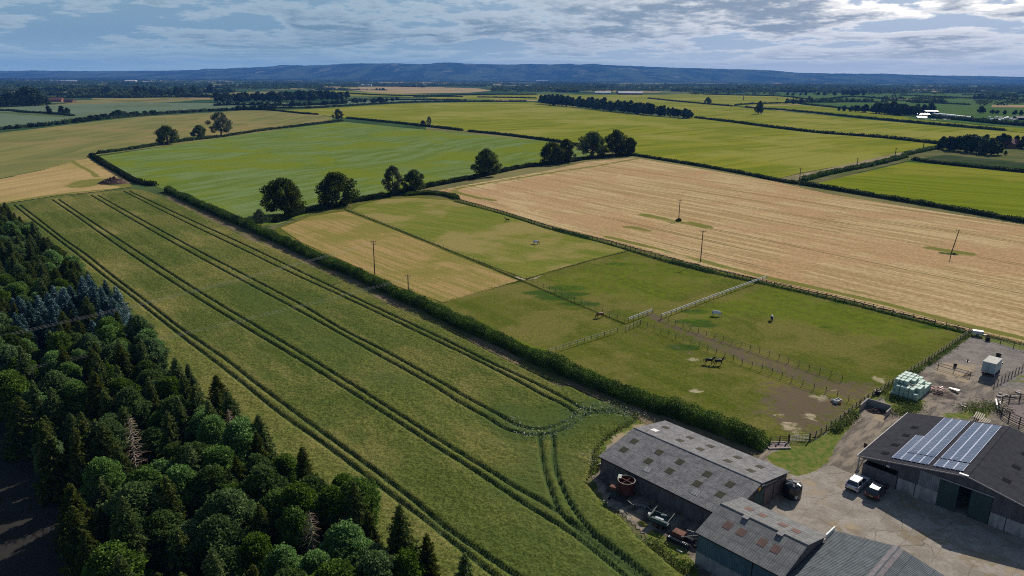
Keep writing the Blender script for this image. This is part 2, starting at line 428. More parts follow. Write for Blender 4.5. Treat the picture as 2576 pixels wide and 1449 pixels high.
# ---- far and middle fields, traced; nearer ones lie a little higher
sheet('field_green_far_right', [(1860, 231), (2084, 229), (2576, 236), (2800, 240), (2800, 330), (2576, 322), (2290, 298), (2100, 271), (2017, 264), (1967, 246)], M_midgreen, .02)
sheet('field_yellow_far_mid', [(1540, 244), (1717, 236), (1850, 237.5), (1967, 242), (2052, 254), (2010, 262), (1850, 268), (1717, 256), (1600, 246)], M_yellow, .06)
sheet('field_tan_far_center', [(865, 224.5), (905, 219.5), (1000, 219), (1200, 222), (1240, 228), (1180, 233), (1000, 236), (930, 232)], M_tanfar, .05)
sheet('field_yellow_far_left', [(820, 228), (860, 228), (960, 234), (1130, 240), (1060, 244), (860, 240)], M_yellow, .08)
sheet('field_tan_left_far', [(540, 236), (620, 231), (700, 230), (700, 237), (560, 247)], M_pale, .06)
sheet('field_yellow_strips', [(1050, 241), (1400, 238), (1720, 238), (1500, 252), (1400, 252), (1100, 249)], M_yellow, .10)
sheet('field_green_strip', [(860, 250), (960, 250), (1180, 250.5), (1100, 253), (900, 262), (870, 262)], M_bluegreen, .12)
sheet('field_bluegreen_left', [(-300, 290), (0, 272), (130, 265), (330, 258), (520, 259), (700, 258), (880, 262), (700, 273), (540, 273), (300, 288), (180, 296), (120, 286), (0, 281), (-300, 292)], M_bluegreen, .08)
sheet('field_green_left_low', [(-300, 300), (-100, 286), (0, 285), (60, 289), (180, 296), (100, 313), (0, 323), (-300, 345)], M_bluegreen, .10)
sheet('field_tan_left_small', [(240, 238), (380, 236), (420, 247), (350, 252), (230, 250)], M_pale, .05)
sheet('field_yellow_left_small', [(300, 236), (500, 234), (545, 236), (540, 247), (420, 247), (330, 241)], M_yellow, .06)
sheet('field_pale_left_edge', [(-200, 234), (0, 232), (90, 232), (60, 238), (-200, 242)], M_pale, .05)
sheet('field_big_yellow', [(690, 278), (780, 274), (859, 269.5), (992, 261.5), (1192, 257), (1342, 257.5), (1459, 271), (1592, 287.5), (1717, 300), (1750, 297), (1884, 314), (2050, 334), (2217, 347.5), (2367, 364), (2290, 377), (2150, 411), (2017, 434), (1957, 449), (1850, 434), (1717, 411), (1600, 390), (1525, 380), (1392, 353), (1159, 327), (975, 307), (870, 297), (807, 289)], M_yellow, .16)
sheet('field_yellow_east', [(1480, 252), (1560, 245), (1630, 247.5), (1717, 256), (1842, 268), (1874, 271), (2174, 300), (2461, 325), (2576, 334), (2800, 355), (2800, 390), (2576, 366), (2367, 363), (2217, 346), (2050, 333), (1884, 313), (1745, 297), (1500, 262)], M_yellow, .12)
sheet('field_yellow_nursery', [(1924, 267), (2017, 264.5), (2100, 271.5), (2260, 288.5), (2290, 298.5), (2464, 315), (2576, 322), (2800, 335), (2800, 350), (2576, 333), (2461, 321.5), (2174, 295.5), (1930, 272)], M_yellow2, .14)
sheet('field_pale_left', [(-400, 385), (-150, 350), (0, 334), (133, 319), (233, 306), (350, 294), (517, 284), (610, 278), (683, 278), (807, 289.5), (840, 296), (830, 306), (650, 333), (450, 363), (240, 391), (225, 396), (187, 405), (100, 429), (0, 449), (-300, 520)], M_pale, .18)
sheet('field_green_center', [(250, 393), (450, 363), (650, 332), (865, 306), (1000, 320), (1160, 334), (1392, 358), (1500, 386), (1440, 400), (1300, 424), (1090, 468), (960, 492), (850, 515), (700, 565), (640, 566), (520, 519), (400, 472), (330, 441)], M_green, .14)
sheet('field_yellow_right', [(2051, 462), (2284, 407), (2361, 414), (2576, 436), (2850, 462), (2850, 600), (2576, 556), (2384, 524), (2217, 497), (2060, 470)], M_yellow2, .14)
sheet('field_dark_rows', [(2300, 402), (2377, 391), (2576, 411), (2850, 435), (2850, 460), (2576, 434), (2361, 412)], M_dark, .16)
sheet('meadow_east', [(2367, 364), (2500, 372), (2850, 395), (2850, 433), (2576, 409), (2377, 389), (2290, 403), (2050, 460), (1965, 449), (2150, 412), (2290, 378)], M_grass, .10)
M_track = crop('pale_farm_track', (.34, .27, .185), (.27, .22, .14), (.20, .18, .09), (1958, 449), (2290, 377), streak=.9, sx=.05, sy=.8, patch=.06, speck=1.5, speckc=.35)
sheet('track_east', [(1957, 449), (2050, 431), (2150, 409), (2284, 379), (2350, 366.5), (2372, 366), (2310, 379), (2160, 414), (2060, 437), (2000, 455)], M_track, .20)

# stubble-coloured corner and small mound at the far left
def tan_extra(T, c, oc, v):
    g = T.math('MAXIMUM', at(T, 'green'), 0.0)
    nz_ = T.noise(T.scale(v, (.05, .4, 1)), 1.0, 4.0, .6)
    c = T.mix(T.ramp(T.math('ADD', g, T.math('MULTIPLY', T.math('SUBTRACT', nz_, .5), .9)), .38, .75), c, (.17, .165, .04))
    d = at(T, 'lodge')
    nd = T.noise(T.scale(v, (.09, .75, 1)), 1.0, 5.0, .75)
    c = T.mix(T.ramp(T.math('MULTIPLY', d, nd), .56, .70, 0, .85), c, (.17, .115, .045))
    b = at(T, 'bush')
    c = T.mix(T.ramp(b, .4, .8), c, (.06, .09, .03))
    return c
TAN = (.555, .405, .220); TAN2 = (.42, .285, .14)
M_tan = crop('ripe_barley', TAN, TAN2, (.48, .30, .16), (1259, 535), (2284, 800), tram=18, tstr=.8, streak=1.3, sx=.014, sy=.30, patch=.02, speck=.9, speckc=.42, phase=3.0, tcol=(.15, .115, .04), extra=tan_extra, wob=8)
tan_px = [(1100, 479), (1190, 462), (1370, 431), (1475, 407), (1592, 397), (1717, 417), (1950, 457), (2084, 488), (2317, 526), (2576, 566), (2850, 615), (2850, 925), (2576, 868), (2464, 841), (2440, 832), (2284, 793), (2117, 750), (1917, 705), (1717, 656), (1525, 603), (1392, 571), (1259, 529), (1150, 499)]
def tan_green(P):
    a = m_line(P, [(1600, 400), (1500, 418), (1400, 433), (1200, 466), (1145, 478), (1165, 490), (1240, 505)], 1.0, 3)*.75
    a = np.maximum(a, m_line(P, [(1625, 542), (1660, 549), (1700, 559), (1735, 562), (1770, 572)], 1.0, 5)*.8)
    a = np.maximum(a, m_line(P, [(1575, 572), (1600, 574), (1630, 581)], .5, 4)*.7)
    a = np.maximum(a, m_line(P, [(2340, 625), (2370, 630), (2410, 636), (2440, 640)], .8, 4)*.95)
    a = np.maximum(a, m_line(P, [(1530, 597), (1717, 645), (1917, 697), (2170, 752), (2400, 812), (2576, 853)], .8, 2.2)*.8)
    a = np.maximum(a, m_line(P, [(2000, 720), (2180, 740)], 3, 8)*.3)
    return a
def tan_lodge(P):
    a = m_poly(P, [(2000, 555), (2080, 515), (2160, 525), (2190, 560), (2150, 600), (2040, 590)], 9)
    a = np.maximum(a, m_poly(P, [(1660, 495), (1700, 480), (1745, 484), (1740, 497), (1690, 500)], 5))
    a = np.maximum(a, .75*m_poly(P, [(1850, 470), (1950, 480), (2020, 520), (1980, 560), (1880, 520)], 14))
    a = np.maximum(a, .72*m_poly(P, [(2180, 600), (2300, 610), (2400, 700), (2250, 660)], 16))
    return a
grid_sheet('field_ripe_barley', tan_px, M_tan, .12, 1.0, hfun=lambda P: .12+.10*vnoise(P, .9, 5), attrs={'green': tan_green, 'lodge': tan_lodge, 'bush': lambda P: m_line(P, [(2372, 638), (2400, 641)], .8, 1.6)})
M_tan2 = crop('ripe_wheat_west', (.47, .33, .15), (.40, .28, .12), (.36, .27, .10), (0, 470), (240, 430), tram=18, tstr=.5, streak=.9, sx=.01, sy=.25, patch=.02, speck=1.0, speckc=.3, extra=tan_extra)
grid_sheet('field_ripe_wheat', [(-300, 515), (0, 450), (100, 429), (187, 404.5), (222, 397), (240, 409), (290, 433), (325, 458), (333, 470), (250, 481), (150, 491), (0, 514), (-300, 560)], M_tan2, .20, 1.2,
           attrs={'green': lambda P: np.maximum(m_line(P, [(178, 404), (200, 418), (228, 432), (243, 446)], .8, 1.5), np.maximum(m_line(P, [(205, 468), (240, 455), (300, 462), (340, 468)], 5, 6)*.9, m_line(P, [(0, 513), (150, 490), (300, 475)], 1.0, 3)*.9)), 'lodge': lambda P: P[:, 0]*0, 'bush': lambda P: P[:, 0]*0})

# ---- the near wheat: a real standing crop 0.6 m high with wheel gaps pressed into it
ZC = .62
tram_lines = {
 'Al': [(33, 516), (83, 556), (140, 600), (200, 646), (267, 700), (333, 750), (400, 803), (467, 856), (533, 906), (610, 966), (700, 1039), (800, 1109), (872, 1163), (959, 1229), (1059, 1303), (1125, 1356), (1242, 1449), (1330, 1520)],
 'Ar': [(48, 516), (100, 556), (160, 603), (213, 640), (283, 696), (367, 760), (443, 820), (500, 860), (567, 906), (643, 966), (750, 1046), (859, 1126), (959, 1199), (1045, 1266), (1125, 1333), (1192, 1380), (1292, 1449), (1380, 1515)],
 'Bl': [(130, 503), (190, 544), (300, 622), (450, 722), (600, 815), (730, 893), (858.7, 973), (942, 1026), (1025, 1079), (1112, 1136), (1192, 1186), (1292, 1253), (1359, 1296), (1425, 1336), (1492, 1386), (1569, 1449), (1640, 1510)],
 'Br': [(147, 503), (205, 542), (320, 618), (470, 716), (620, 808), (750, 886), (875, 963), (959, 1016), (1059, 1080), (1159, 1143), (1242, 1194), (1292, 1226), (1359, 1263), (1405, 1293), (1459, 1329), (1525, 1376), (1609, 1449), (1680, 1510)],
 'Cl': [(228, 492), (330, 552), (480, 637), (620, 713), (740, 777), (858.7, 843), (960, 900), (1079, 966), (1159, 1016), (1225, 1053), (1275, 1083), (1325, 1096), (1379, 1093), (1425, 1079), (1459, 1056), (1475, 1043), (1500, 1041), (1545, 1041), (1592, 1047)],
 'Cr': [(245, 492), (350, 551), (500, 633), (640, 706), (760, 770), (858.7, 829), (980, 892), (1112, 966), (1175, 1003), (1242, 1039), (1292, 1067), (1330, 1081), (1365, 1082), (1399, 1073), (1432, 1056), (1448, 1040)],
 'Dl': [(310, 482), (450, 552), (600, 624), (730, 687), (858.7, 746), (990, 808), (1092, 857), (1200, 909), (1312, 966), (1359, 993), (1400, 1012), (1432, 1030), (1446, 1044)],
 'Dr': [(325, 482), (467, 549), (617, 618), (747, 681), (858.7, 734.6), (992, 797), (1125, 860), (1225, 910), (1345, 966), (1392, 990), (1430, 1010), (1465, 1031), (1500, 1036), (1545, 1035), (1590, 1040)],
 'El': [(1356, 1098), (1358, 1113), (1365, 1166), (1379, 1219), (1405, 1286), (1442, 1326), (1492, 1366), (1559, 1418), (1602, 1452)],
 'Er': [(1390, 1096), (1392, 1116), (1395, 1173), (1412, 1226), (1445, 1286), (1492, 1343), (1545, 1383), (1625, 1449), (1690, 1505)],
 'X1': [(48, 516), (150, 497), (230, 487), (330, 478)],
}
TL = {k: smooth_path(gp(v, .3), 1.5) for k, v in tram_lines.items()}
near_px = [(-60, 520), (13, 515), (150, 492), (253, 482), (333, 474), (372, 480), (417, 497), (500, 537), (567, 570), (617, 596), (690, 622), (777, 663), (859, 703), (908, 728), (1015, 779), (1092, 811), (1149, 839), (1215, 872), (1285, 906), (1358, 942), (1405, 968), (1439, 969), (1482, 992), (1525, 1009), (1585, 1036), (1603, 1054), (1559, 1075), (1522, 1101), (1496, 1133), (1490, 1179), (1478, 1203), (1522, 1268), (1569, 1297), (1605, 1345), (1659, 1387), (1717, 1437), (1765, 1482), (1850, 1580), (1300, 1620), (1120, 1570), (880, 1400), (650, 1220), (520, 1095), (390, 1000), (280, 848), (140, 724), (0, 590), (-120, 530)]
weedy = [(1275, 1054), (1325, 1088), (1380, 1086), (1440, 1050), (1500, 1038), (1560, 1030), (1595, 1048)]
def near_h(P):
    d = np.full(len(P), 99.)
    for L in TL.values(): d = np.minimum(d, dist_line(P, L))
    gap = 1-sstep(d, .13, .40)
    r = np.random.default_rng(3)
    h = ZC*(.88+.16*(vnoise(P, .5, 1)-.5)+.14*(vnoise(P, 1.7, 2)-.5))+.15*(r.random(len(P))-.5)
    edge = dist_line(P, np.vstack([gp(near_px, ZC), gp(near_px[:1], ZC)]))
    return h*(1-gap)*sstep(edge, 0, .7)+.04
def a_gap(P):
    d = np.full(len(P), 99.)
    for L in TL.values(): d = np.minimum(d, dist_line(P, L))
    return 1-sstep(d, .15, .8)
def near_extra(T, c, oc, v):
    g = at(T, 'lush')
    n = T.noise(oc, .12, 4.0, .6)
    pn = T.noise(T.scale(v, (.022, .085, 1)), 1.0, 5.0, .7)
    c = T.mix(T.ramp(T.math('SUBTRACT', pn, T.math('MULTIPLY', g, .25)), .50, .88, 0, .85), c, T.mix(T.ramp(T.noise(oc, 2.6, 3.0, .7), .35, .7), (.13, .13, .035), (.31, .25, .095)))
    c = T.mix(T.ramp(T.noise(T.scale(v, (.018, .11, 5)), 1.0, 4.0, .7), .58, .95, 0, .6), c, (.075, .105, .03))
    c = T.mix(T.ramp(T.math('ADD', g, T.math('MULTIPLY', T.math('SUBTRACT', n, .5), .7)), .4, 1.05, 0, .85), c, (.070, .10, .026))
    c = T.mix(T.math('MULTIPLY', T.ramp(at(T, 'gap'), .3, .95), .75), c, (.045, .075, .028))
    return c
M_near = crop('standing_wheat', (.150, .165, .042), (.108, .135, .032), (.195, .185, .055), (450, 552), (1092, 857), tram=0, streak=1.3, sx=.009, sy=.13, patch=.03, speck=2.3, speckc=.8, extra=near_extra, bstr=.9)
grid_sheet('field_standing_wheat', near_px, M_near, ZC, .34, hfun=near_h, zt=ZC*.9, attrs={'gap': a_gap,
    'lush': lambda P: np.maximum(m_line(P, weedy, 3, 5), np.maximum(.9*m_poly(P, [(1250, 1120), (1400, 1100), (1500, 1110), (1490, 1180), (1530, 1270), (1620, 1360), (1850, 1580), (1500, 1580), (1300, 1350), (1150, 1250)], 10), .75*m_line(P, [(600, 720), (760, 830), (1000, 980)], 2, 8)))})

# ---- paddocks
M_mown = crop('mown_hay_paddock', (.40, .27, .115), (.27, .22, .065), (.23, .205, .05), (870, 560), (1300, 700), tram=0, streak=.9, sx=.03, sy=.75, patch=.03, speck=1.6, speckc=.35)
M_mown2 = crop('mown_paddock_green', (.21, .205, .042), (.15, .18, .028), (.31, .245, .09), (1000, 560), (1500, 640), tram=0, streak=.9, sx=.03, sy=.6, patch=.028, speck=1.6, speckc=.32)
def pad_extra(T, c, oc, v):
    n = T.noise(oc, .5, 6.0, .75)
    k = T.math('MULTIPLY', T.math('SUBTRACT', n, .5), 1.0)
    c = T.mix(T.ramp(n, .55, .95, 0, .6), c, (.23, .19, .06))
    c = T.mix(T.ramp(T.noise(oc, .11, 5.0, .7), .5, .9, 0, .6), c, (.175, .145, .05))
    c = T.mix(T.ramp(T.math('ADD', at(T, 'lush'), k), .35, .8, 0, .92), c, (.042, .080, .014))
    c = T.mix(T.ramp(T.math('ADD', at(T, 'vivid'), k), .3, .8, 0, .8), c, (.12, .165, .012))
    c = T.mix(T.ramp(T.math('ADD', at(T, 'dirt'), T.math('MULTIPLY', k, 1.3)), .40, .88, 0, .9), c, (.130, .096, .070))
    c = T.mix(T.ramp(T.math('ADD', at(T, 'pale'), T.math('MULTIPLY', k, 1.4)), .5, .95, 0, .9), c, (.40, .34, .22))
    return c
M_pad = crop('grazed_paddock', (.135, .142, .026), (.10, .12, .018), (.185, .165, .045), (1400, 800), (1900, 1000), tram=0, streak=.5, patch=.05, speck=1.8, speckc=.45, extra=pad_extra)
pad_px = [(690, 575), (780, 540), (870, 518), (960, 497), (1060, 492), (1140, 500), (1259, 531), (1392, 573), (1525, 606), (1717, 660), (1917, 708), (2117, 753), (2284, 797), (2444, 836), (2332, 914), (2290, 939), (2237, 973), (2174, 1013), (2104, 1068), (2071, 1091), (2037, 1112), (1984, 1114), (1935, 1118), (1800, 1080), (1600, 1003), (1380, 909), (1200, 830), (1030, 752), (850, 678), (700, 606)]
def p_dirt(P):
    a = .74*m_poly(P, [(1663, 803), (1800, 848), (2020, 925), (2118, 955), (2230, 962), (2190, 1000), (2150, 1020), (2000, 962), (1800, 885), (1650, 815)], 2.6)
    a = np.maximum(a, .45*m_poly(P, [(1870, 955), (2010, 960), (1995, 1112), (1840, 1080), (1830, 1000)], 6))
    a = np.maximum(a, .9*m_poly(P, [(2000, 965), (2160, 1020), (2110, 1062), (2030, 1105), (1960, 1090), (1900, 1010), (1930, 960)], 5))
    a = np.maximum(a, m_line(P, [(1560, 825), (1573, 838), (1600, 850), (1680, 872), (1760, 892)], 1.0, 2.0)*.42)
    a = np.maximum(a, m_line(P, [(1640, 793), (1660, 805)], 1.0, 1.5)*.9)
    return a
def p_pale(P):
    a = m_line(P, [(1310, 700), (1330, 697), (1345, 692)], 1.2, 3)
    for x, y, r_ in ((1850, 1080, 2.5), (1990, 1075, 2.0), (2060, 1000, 2.0), (2040, 1050, 1.8), (2010, 1090, 1.5), (1960, 1045, 1.2), (2210, 955, 2.0), (1745, 905, 1.5), (1870, 1100, 1.5), (1750, 985, 1.5), (2100, 985, 1.0)):
        a = np.maximum(a, .85*(1-sstep(np.linalg.norm(P-G(x, y)[:2], axis=1), r_*.3, r_*1.6)))
    return a
def p_lush(P):
    a = P[:, 0]*0
    for x, y, rx, ry in ((1555, 665, 5, 2), (1430, 725, 6, 3), (1440, 740, 5, 2), (1360, 738, 5, 2.5), (1400, 750, 6, 2.5), (1460, 765, 6, 2), (1750, 785, 4, 2), (1745, 810, 5, 2), (1770, 820, 4, 1.5), (1890, 780, 1.6, .8), (2080, 824, 2, .9), (2120, 762, 4, 1.6), (2345, 824, 4, 1.6), (1720, 875, 4, 2), (2255, 790, 4, 1.4)):
        g = G(x, y)[:2]; d = np.sqrt(((P[:, 0]-g[0])/rx)**2+((P[:, 1]-g[1])/ry)**2); a = np.maximum(a, 1.0*(1-sstep(d, .4, 1.6)))
    return a
def p_vivid(P):
    a = .55*m_poly(P, [(1680, 800), (1925, 712), (2120, 762), (2300, 808), (2430, 838), (2350, 885), (2100, 840), (1900, 800), (1760, 820)], 6)
    a = np.maximum(a, .5*m_poly(P, [(1590, 635), (1700, 665), (1850, 700), (1660, 780), (1400, 730), (1330, 710)], 6))
    a = np.maximum(a, m_line(P, [(1200, 832), (1300, 868), (1380, 900)], 1.5, 3)*.7)
    return a
grid_sheet('paddock_ground', pad_px, M_pad, .03, .8, hfun=lambda P: .03+.10*vnoise(P, .12, 8), attrs={'dirt': p_dirt, 'pale': p_pale, 'lush': p_lush, 'vivid': p_vivid})
sheet('paddock_hay_west', [(705, 574), (780, 545), (868, 531), (1000, 582), (1160, 648), (1305, 706), (1115, 761), (1000, 720), (900, 672), (760, 610)], M_mown, .16)
sheet('paddock_hay_east', [(885, 529), (905, 517), (952, 502), (1045, 498), (1137, 505), (1259, 538), (1392, 580), (1525, 614), (1578, 631), (1450, 665), (1325, 702), (1160, 640), (1000, 575)], M_mown2, .165)

# ---- yard
m_yard, T = new_mat('yard_ground')
ang_b = R_(43.3)
oc = T.new('ShaderNodeTexCoord').outputs['Object']; v = rot_coords(T, ang_b)
nn = T.noise(oc, .3, 6.0, .68); nf = T.noise(oc, 2.5, 4.0, .7)
k = T.math('MULTIPLY', T.math('SUBTRACT', nn, .5), 1.0)
conc = T.mix(T.ramp(nn, .3, .7), (.345, .305, .26), (.25, .215, .175))
conc = T.mix(T.math('MULTIPLY', T.ramp(nf, .4, .75), .35), conc, (.19, .165, .14))
wob = T.new('ShaderNodeVectorMath', {0: v, 1: T.new('ShaderNodeVectorMath', {0: T.new('ShaderNodeTexNoise', {'Vector': oc, 'Scale': .55, 'Detail': 3.0}).outputs['Color'], 1: (1.1, 1.1, 0)}, operation='MULTIPLY').outputs[0]}, operation='ADD').outputs[0]
br = T.new('ShaderNodeTexBrick', {'Vector': wob, 'Scale': 1.0, 'Mortar Size': .022, 'Brick Width': 4.6, 'Row Height': 3.8, 'Bias': 0.0})
jt = br.outputs['Fac']
vc = T.new('ShaderNodeTexVoronoi', {'Vector': wob, 'Scale': .17, 'Randomness': 1.0}, feature='DISTANCE_TO_EDGE').outputs[0]
crack = T.math('MULTIPLY', T.math('SUBTRACT', 1.0, T.ramp(vc, .0, .010)), T.ramp(T.noise(oc, .12, 2.0), .45, .6))
joint = T.math('MAXIMUM', T.math('MULTIPLY', jt, T.ramp(nn, .3, .55, .3, 1)), crack)
conc = T.mix(T.math('MULTIPLY', joint, .8), conc, (.105, .09, .055))
patch = T.ramp(T.noise(oc, .17, 5.0, .65, .4), .60, .66)
conc = T.mix(T.math('MULTIPLY', patch, .6), conc, (.21, .165, .095))
grav = T.mix(T.ramp(nn, .35, .65), (.20, .18, .165), (.12, .11, .11))
grav = T.mix(T.math('MULTIPLY', T.ramp(nf, .35, .7), .5), grav, (.30, .25, .20))
grass = T.mix(T.ramp(T.noise(oc, .9, 6.0, .75), .3, .7), (.07, .125, .012), (.17, .16, .04))
dirt = T.mix(T.ramp(T.noise(T.scale(v, (.15, .7, 1)), 1.0, 5.0, .7), .35, .65), (.26, .215, .165), (.13, .11, .09))
c = T.mix(T.ramp(T.math('ADD', at(T, 'conc'), T.math('MULTIPLY', k, .5)), .4, .6), dirt, conc)
c = T.mix(T.ramp(T.math('ADD', at(T, 'gravel'), T.math('MULTIPLY', k, .6)), .4, .6), c, grav)
c = T.mix(T.ramp(T.math('ADD', at(T, 'grass'), T.math('MULTIPLY', k, 1.1)), .4, .62), c, grass)
c = T.mix(T.ramp(T.math('ADD', at(T, 'mud'), T.math('MULTIPLY', k, 1.5)), .45, .75, 0, .9), c, (.06, .048, .042))
c = T.mix(T.ramp(T.math('ADD', at(T, 'sand'), T.math('MULTIPLY', k, 1.2)), .45, .8, 0, .85), c, (.36, .28, .18))
finish(T, c, .95, .05, T.math('ADD', nf, T.math('MULTIPLY', joint, -1.0)), .5, .06)
yard_px = [(1480, 1190), (1500, 1120), (1560, 1080), (1608, 1050), (1590, 1033), (1650, 1058), (1800, 1085), (1935, 1120), (1984, 1113), (2037, 1111), (2104, 1066), (2174, 1012), (2237, 972), (2290, 938), (2332, 913), (2444, 838), (2576, 866), (2900, 935), (2900, 1700), (1900, 1700), (1765, 1485), (1659, 1387), (1569, 1297), (1522, 1268)]
def y_conc(P): return m_poly(P, [(1935, 1222), (1990, 1196), (2094, 1172), (2160, 1200), (2300, 1220), (2900, 1330), (2900, 1800), (1900, 1800), (1850, 1330)], 1.0)
def y_gravel(P): return np.maximum(m_poly(P, [(2300, 935), (2440, 842), (2576, 872), (2900, 940), (2900, 1010), (2510, 975), (2450, 945)], 1.0), .45*m_poly(P, [(2350, 960), (2500, 960), (2700, 1000), (2700, 1060), (2300, 1050)], 5))
def y_grass(P):
    a = m_poly(P, [(1925, 1150), (1984, 1116), (2037, 1112), (2075, 1093), (2110, 1068), (2150, 1040), (2138, 1075), (2110, 1110), (2085, 1160), (2040, 1193), (2000, 1200), (1960, 1180)], .7)
    a = np.maximum(a, m_poly(P, [(2210, 985), (2240, 975), (2330, 1010), (2320, 1030), (2270, 1045), (2230, 1020)], 1.0))
    a = np.maximum(a, .8*m_poly(P, [(2430, 1030), (2500, 1018), (2500, 1050), (2380, 1060), (2370, 1045)], 1.5))
    a = np.maximum(a, .8*m_poly(P, [(2444, 838), (2700, 890), (2700, 905), (2560, 880), (2450, 848)], .8))
    a = np.maximum(a, m_line(P, [(2442, 840), (2330, 916), (2290, 941), (2237, 976), (2174, 1016), (2104, 1070)], .3, 1.0))
    a = np.maximum(a, .8*m_poly(P, [(1650, 1420), (1610, 1340), (1640, 1330), (1740, 1390), (1760, 1460)], 1.5))
    a = np.maximum(a, .9*m_poly(P, [(1480, 1190), (1500, 1120), (1608, 1050), (1595, 1036), (1660, 1062), (1640, 1068), (1530, 1120), (1510, 1180), (1500, 1200)], .6))
    a = np.maximum(a, .55*m_poly(P, [(2540, 940), (2700, 900), (2700, 1000), (2540, 960)], 3))
    return a
def y_mud(P):
    a = .8*m_poly(P, [(2330, 985), (2360, 960), (2420, 965), (2400, 1005), (2340, 1015)], 3)
    a = np.maximum(a, .45*m_poly(P, [(2400, 990), (2700, 990), (2700, 1030), (2400, 1030)], 4))
    a = np.maximum(a, .7*m_poly(P, [(1500, 1200), (1620, 1250), (1750, 1330), (1740, 1400), (1620, 1320), (1530, 1250)], 2))
    a = np.maximum(a, .5*m_line(P, [(2230, 1000), (2320, 1012)], 1, 2))
    return a
def y_sand(P):
    a = m_poly(P, [(2190, 1045), (2225, 1030), (2240, 1045), (2215, 1065)], 1.5)
    a = np.maximum(a, .8*m_poly(P, [(2290, 935), (2400, 905), (2480, 920), (2440, 965), (2350, 945)], 3))
    a = np.maximum(a, .8*m_poly(P, [(1530, 1100), (1620, 1060), (1650, 1068), (1540, 1125)], .8))
    a = np.maximum(a, .8*m_poly(P, [(1570, 1285), (1590, 1290), (1640, 1345), (1610, 1335)], .7))
    a = np.maximum(a, .6*m_line(P, [(1935, 1215), (1960, 1190)], 1.0, 1.5))
    a = np.maximum(a, .62*m_poly(P, [(2075, 1325), (2110, 1288), (2150, 1300), (2180, 1330), (2130, 1345)], 1.5))
    a = np.maximum(a, .55*m_poly(P, [(1950, 1200), (2040, 1200), (2120, 1260), (2080, 1290), (1990, 1250)], 2))
    a = np.maximum(a, .55*m_line(P, [(2360, 1385), (2450, 1410), (2560, 1450)], .8, 1.2))
    return a
grid_sheet('yard', yard_px, m_yard, .05, .45, hfun=lambda P: .05+.05*vnoise(P, .25, 11), attrs={'conc': y_conc, 'gravel': y_gravel, 'grass': y_grass, 'mud': y_mud, 'sand': y_sand})
# bare strip along the near side of the long hedge
hedge_long = [(420, 481), (520, 527), (600, 562), (640, 580), (690, 603), (760, 636), (850, 676), (908, 702), (960, 726), (1010, 752), (1065, 774), (1130, 806), (1190, 834), (1260, 866), (1330, 900), (1390, 926), (1480, 964), (1560, 996), (1650, 1030), (1740, 1060), (1830, 1094), (1928, 1130)]
track_px = [(x-8, y+3) for x, y in hedge_long] + [(1900, 1165), (1640, 1078), (1585, 1040), (1525, 1013), (1439, 972), (1358, 945), (1285, 909), (1215, 875), (1149, 842), (1092, 814), (1015, 782), (908, 731), (859, 706), (777, 666), (690, 625), (617, 598), (567, 572), (500, 539), (417, 499)]
M_strip = crop('bare_track_strip', (.22, .17, .11), (.15, .125, .07), (.10, .115, .035), (908, 712), (1480, 975), streak=1.2, sx=.04, sy=.9, patch=.06, speck=1.5, speckc=.4)
sheet('track_strip', track_px, M_strip, .10)

# ------------------------------------------------------------------ foliage
def leaf_mat(name, c1, c2, c3=None, tr=.22, scale=.35):
    m, T = new_mat(name)
    oi = T.new('ShaderNodeObjectInfo').outputs['Random']
    ge = T.new('ShaderNodeNewGeometry').outputs['Random Per Island']
    oc = T.new('ShaderNodeTexCoord').outputs['Object']
    n = T.noise(oc, scale, 3.0, .6)
    c = T.mix(T.ramp(n, .35, .68), c1, c2)
    c = T.mix(T.math('MULTIPLY', ge, .55), c, T.mix(1.0, c, (.45, .5, .5), 'MULTIPLY'))
    if c3: c = T.mix(T.ramp(ge, .80, .97), c, c3)
    hs = T.new('ShaderNodeHueSaturation', {'Hue': T.ramp(oi, 0, 1, .485, .512), 'Saturation': T.ramp(oi, 0, 1, 1.1, .85), 'Value': T.ramp(oi, 0, 1, .58, 1.22), 'Color': c}).outputs[0]
    finish(T, hs, .8, .04, transl=(hs, tr)); return m
L_oak = leaf_mat('oak_leaves', (.042, .068, .010), (.13, .17, .028), tr=.35)
L_ash = leaf_mat('grey_green_leaves', (.075, .095, .045), (.13, .15, .08))
L_decid = leaf_mat('broadleaf_leaves', (.085, .165, .024), (.15, .27, .045), (.22, .34, .09), tr=.38)
L_decid2 = leaf_mat('dark_broadleaf_leaves', (.065, .115, .026), (.12, .19, .05), (.18, .25, .09), tr=.35)
L_con = leaf_mat('spruce_needles', (.050, .085, .016), (.105, .140, .026), (.17, .18, .05), tr=.28)
L_blue = leaf_mat('blue_spruce_needles', (.06, .125, .12), (.12, .21, .21), (.20, .31, .32), tr=.1)
L_dead = leaf_mat('dead_twigs', (.20, .11, .065), (.26, .16, .10), tr=.05)
L_far = leaf_mat('far_tree_leaves', (.042, .074, .020), (.095, .135, .034), tr=.28, scale=.08)
L_far2 = leaf_mat('far_tree_leaves_pale', (.055, .085, .03), (.085, .12, .045), tr=.12, scale=.08)
L_hedge = leaf_mat('hedge_leaves', (.040, .085, .010), (.095, .165, .018), (.13, .20, .03), tr=.2, scale=.25)
L_hedge2 = leaf_mat('dark_hedge_leaves', (.026, .048, .010), (.060, .090, .018), tr=.15, scale=.2)
L_weed = leaf_mat('weed_leaves', (.10, .15, .02), (.16, .19, .035), (.28, .26, .10), tr=.2)
L_white = leaf_mat('pale_flower_heads', (.38, .42, .30), (.50, .52, .40), tr=.1)
BARK = simple('bark', (.075, .058, .042), .9, .3, 4.0)
BARKP = simple('bleached_bark', (.30, .25, .20), .9, .3, 4.0)

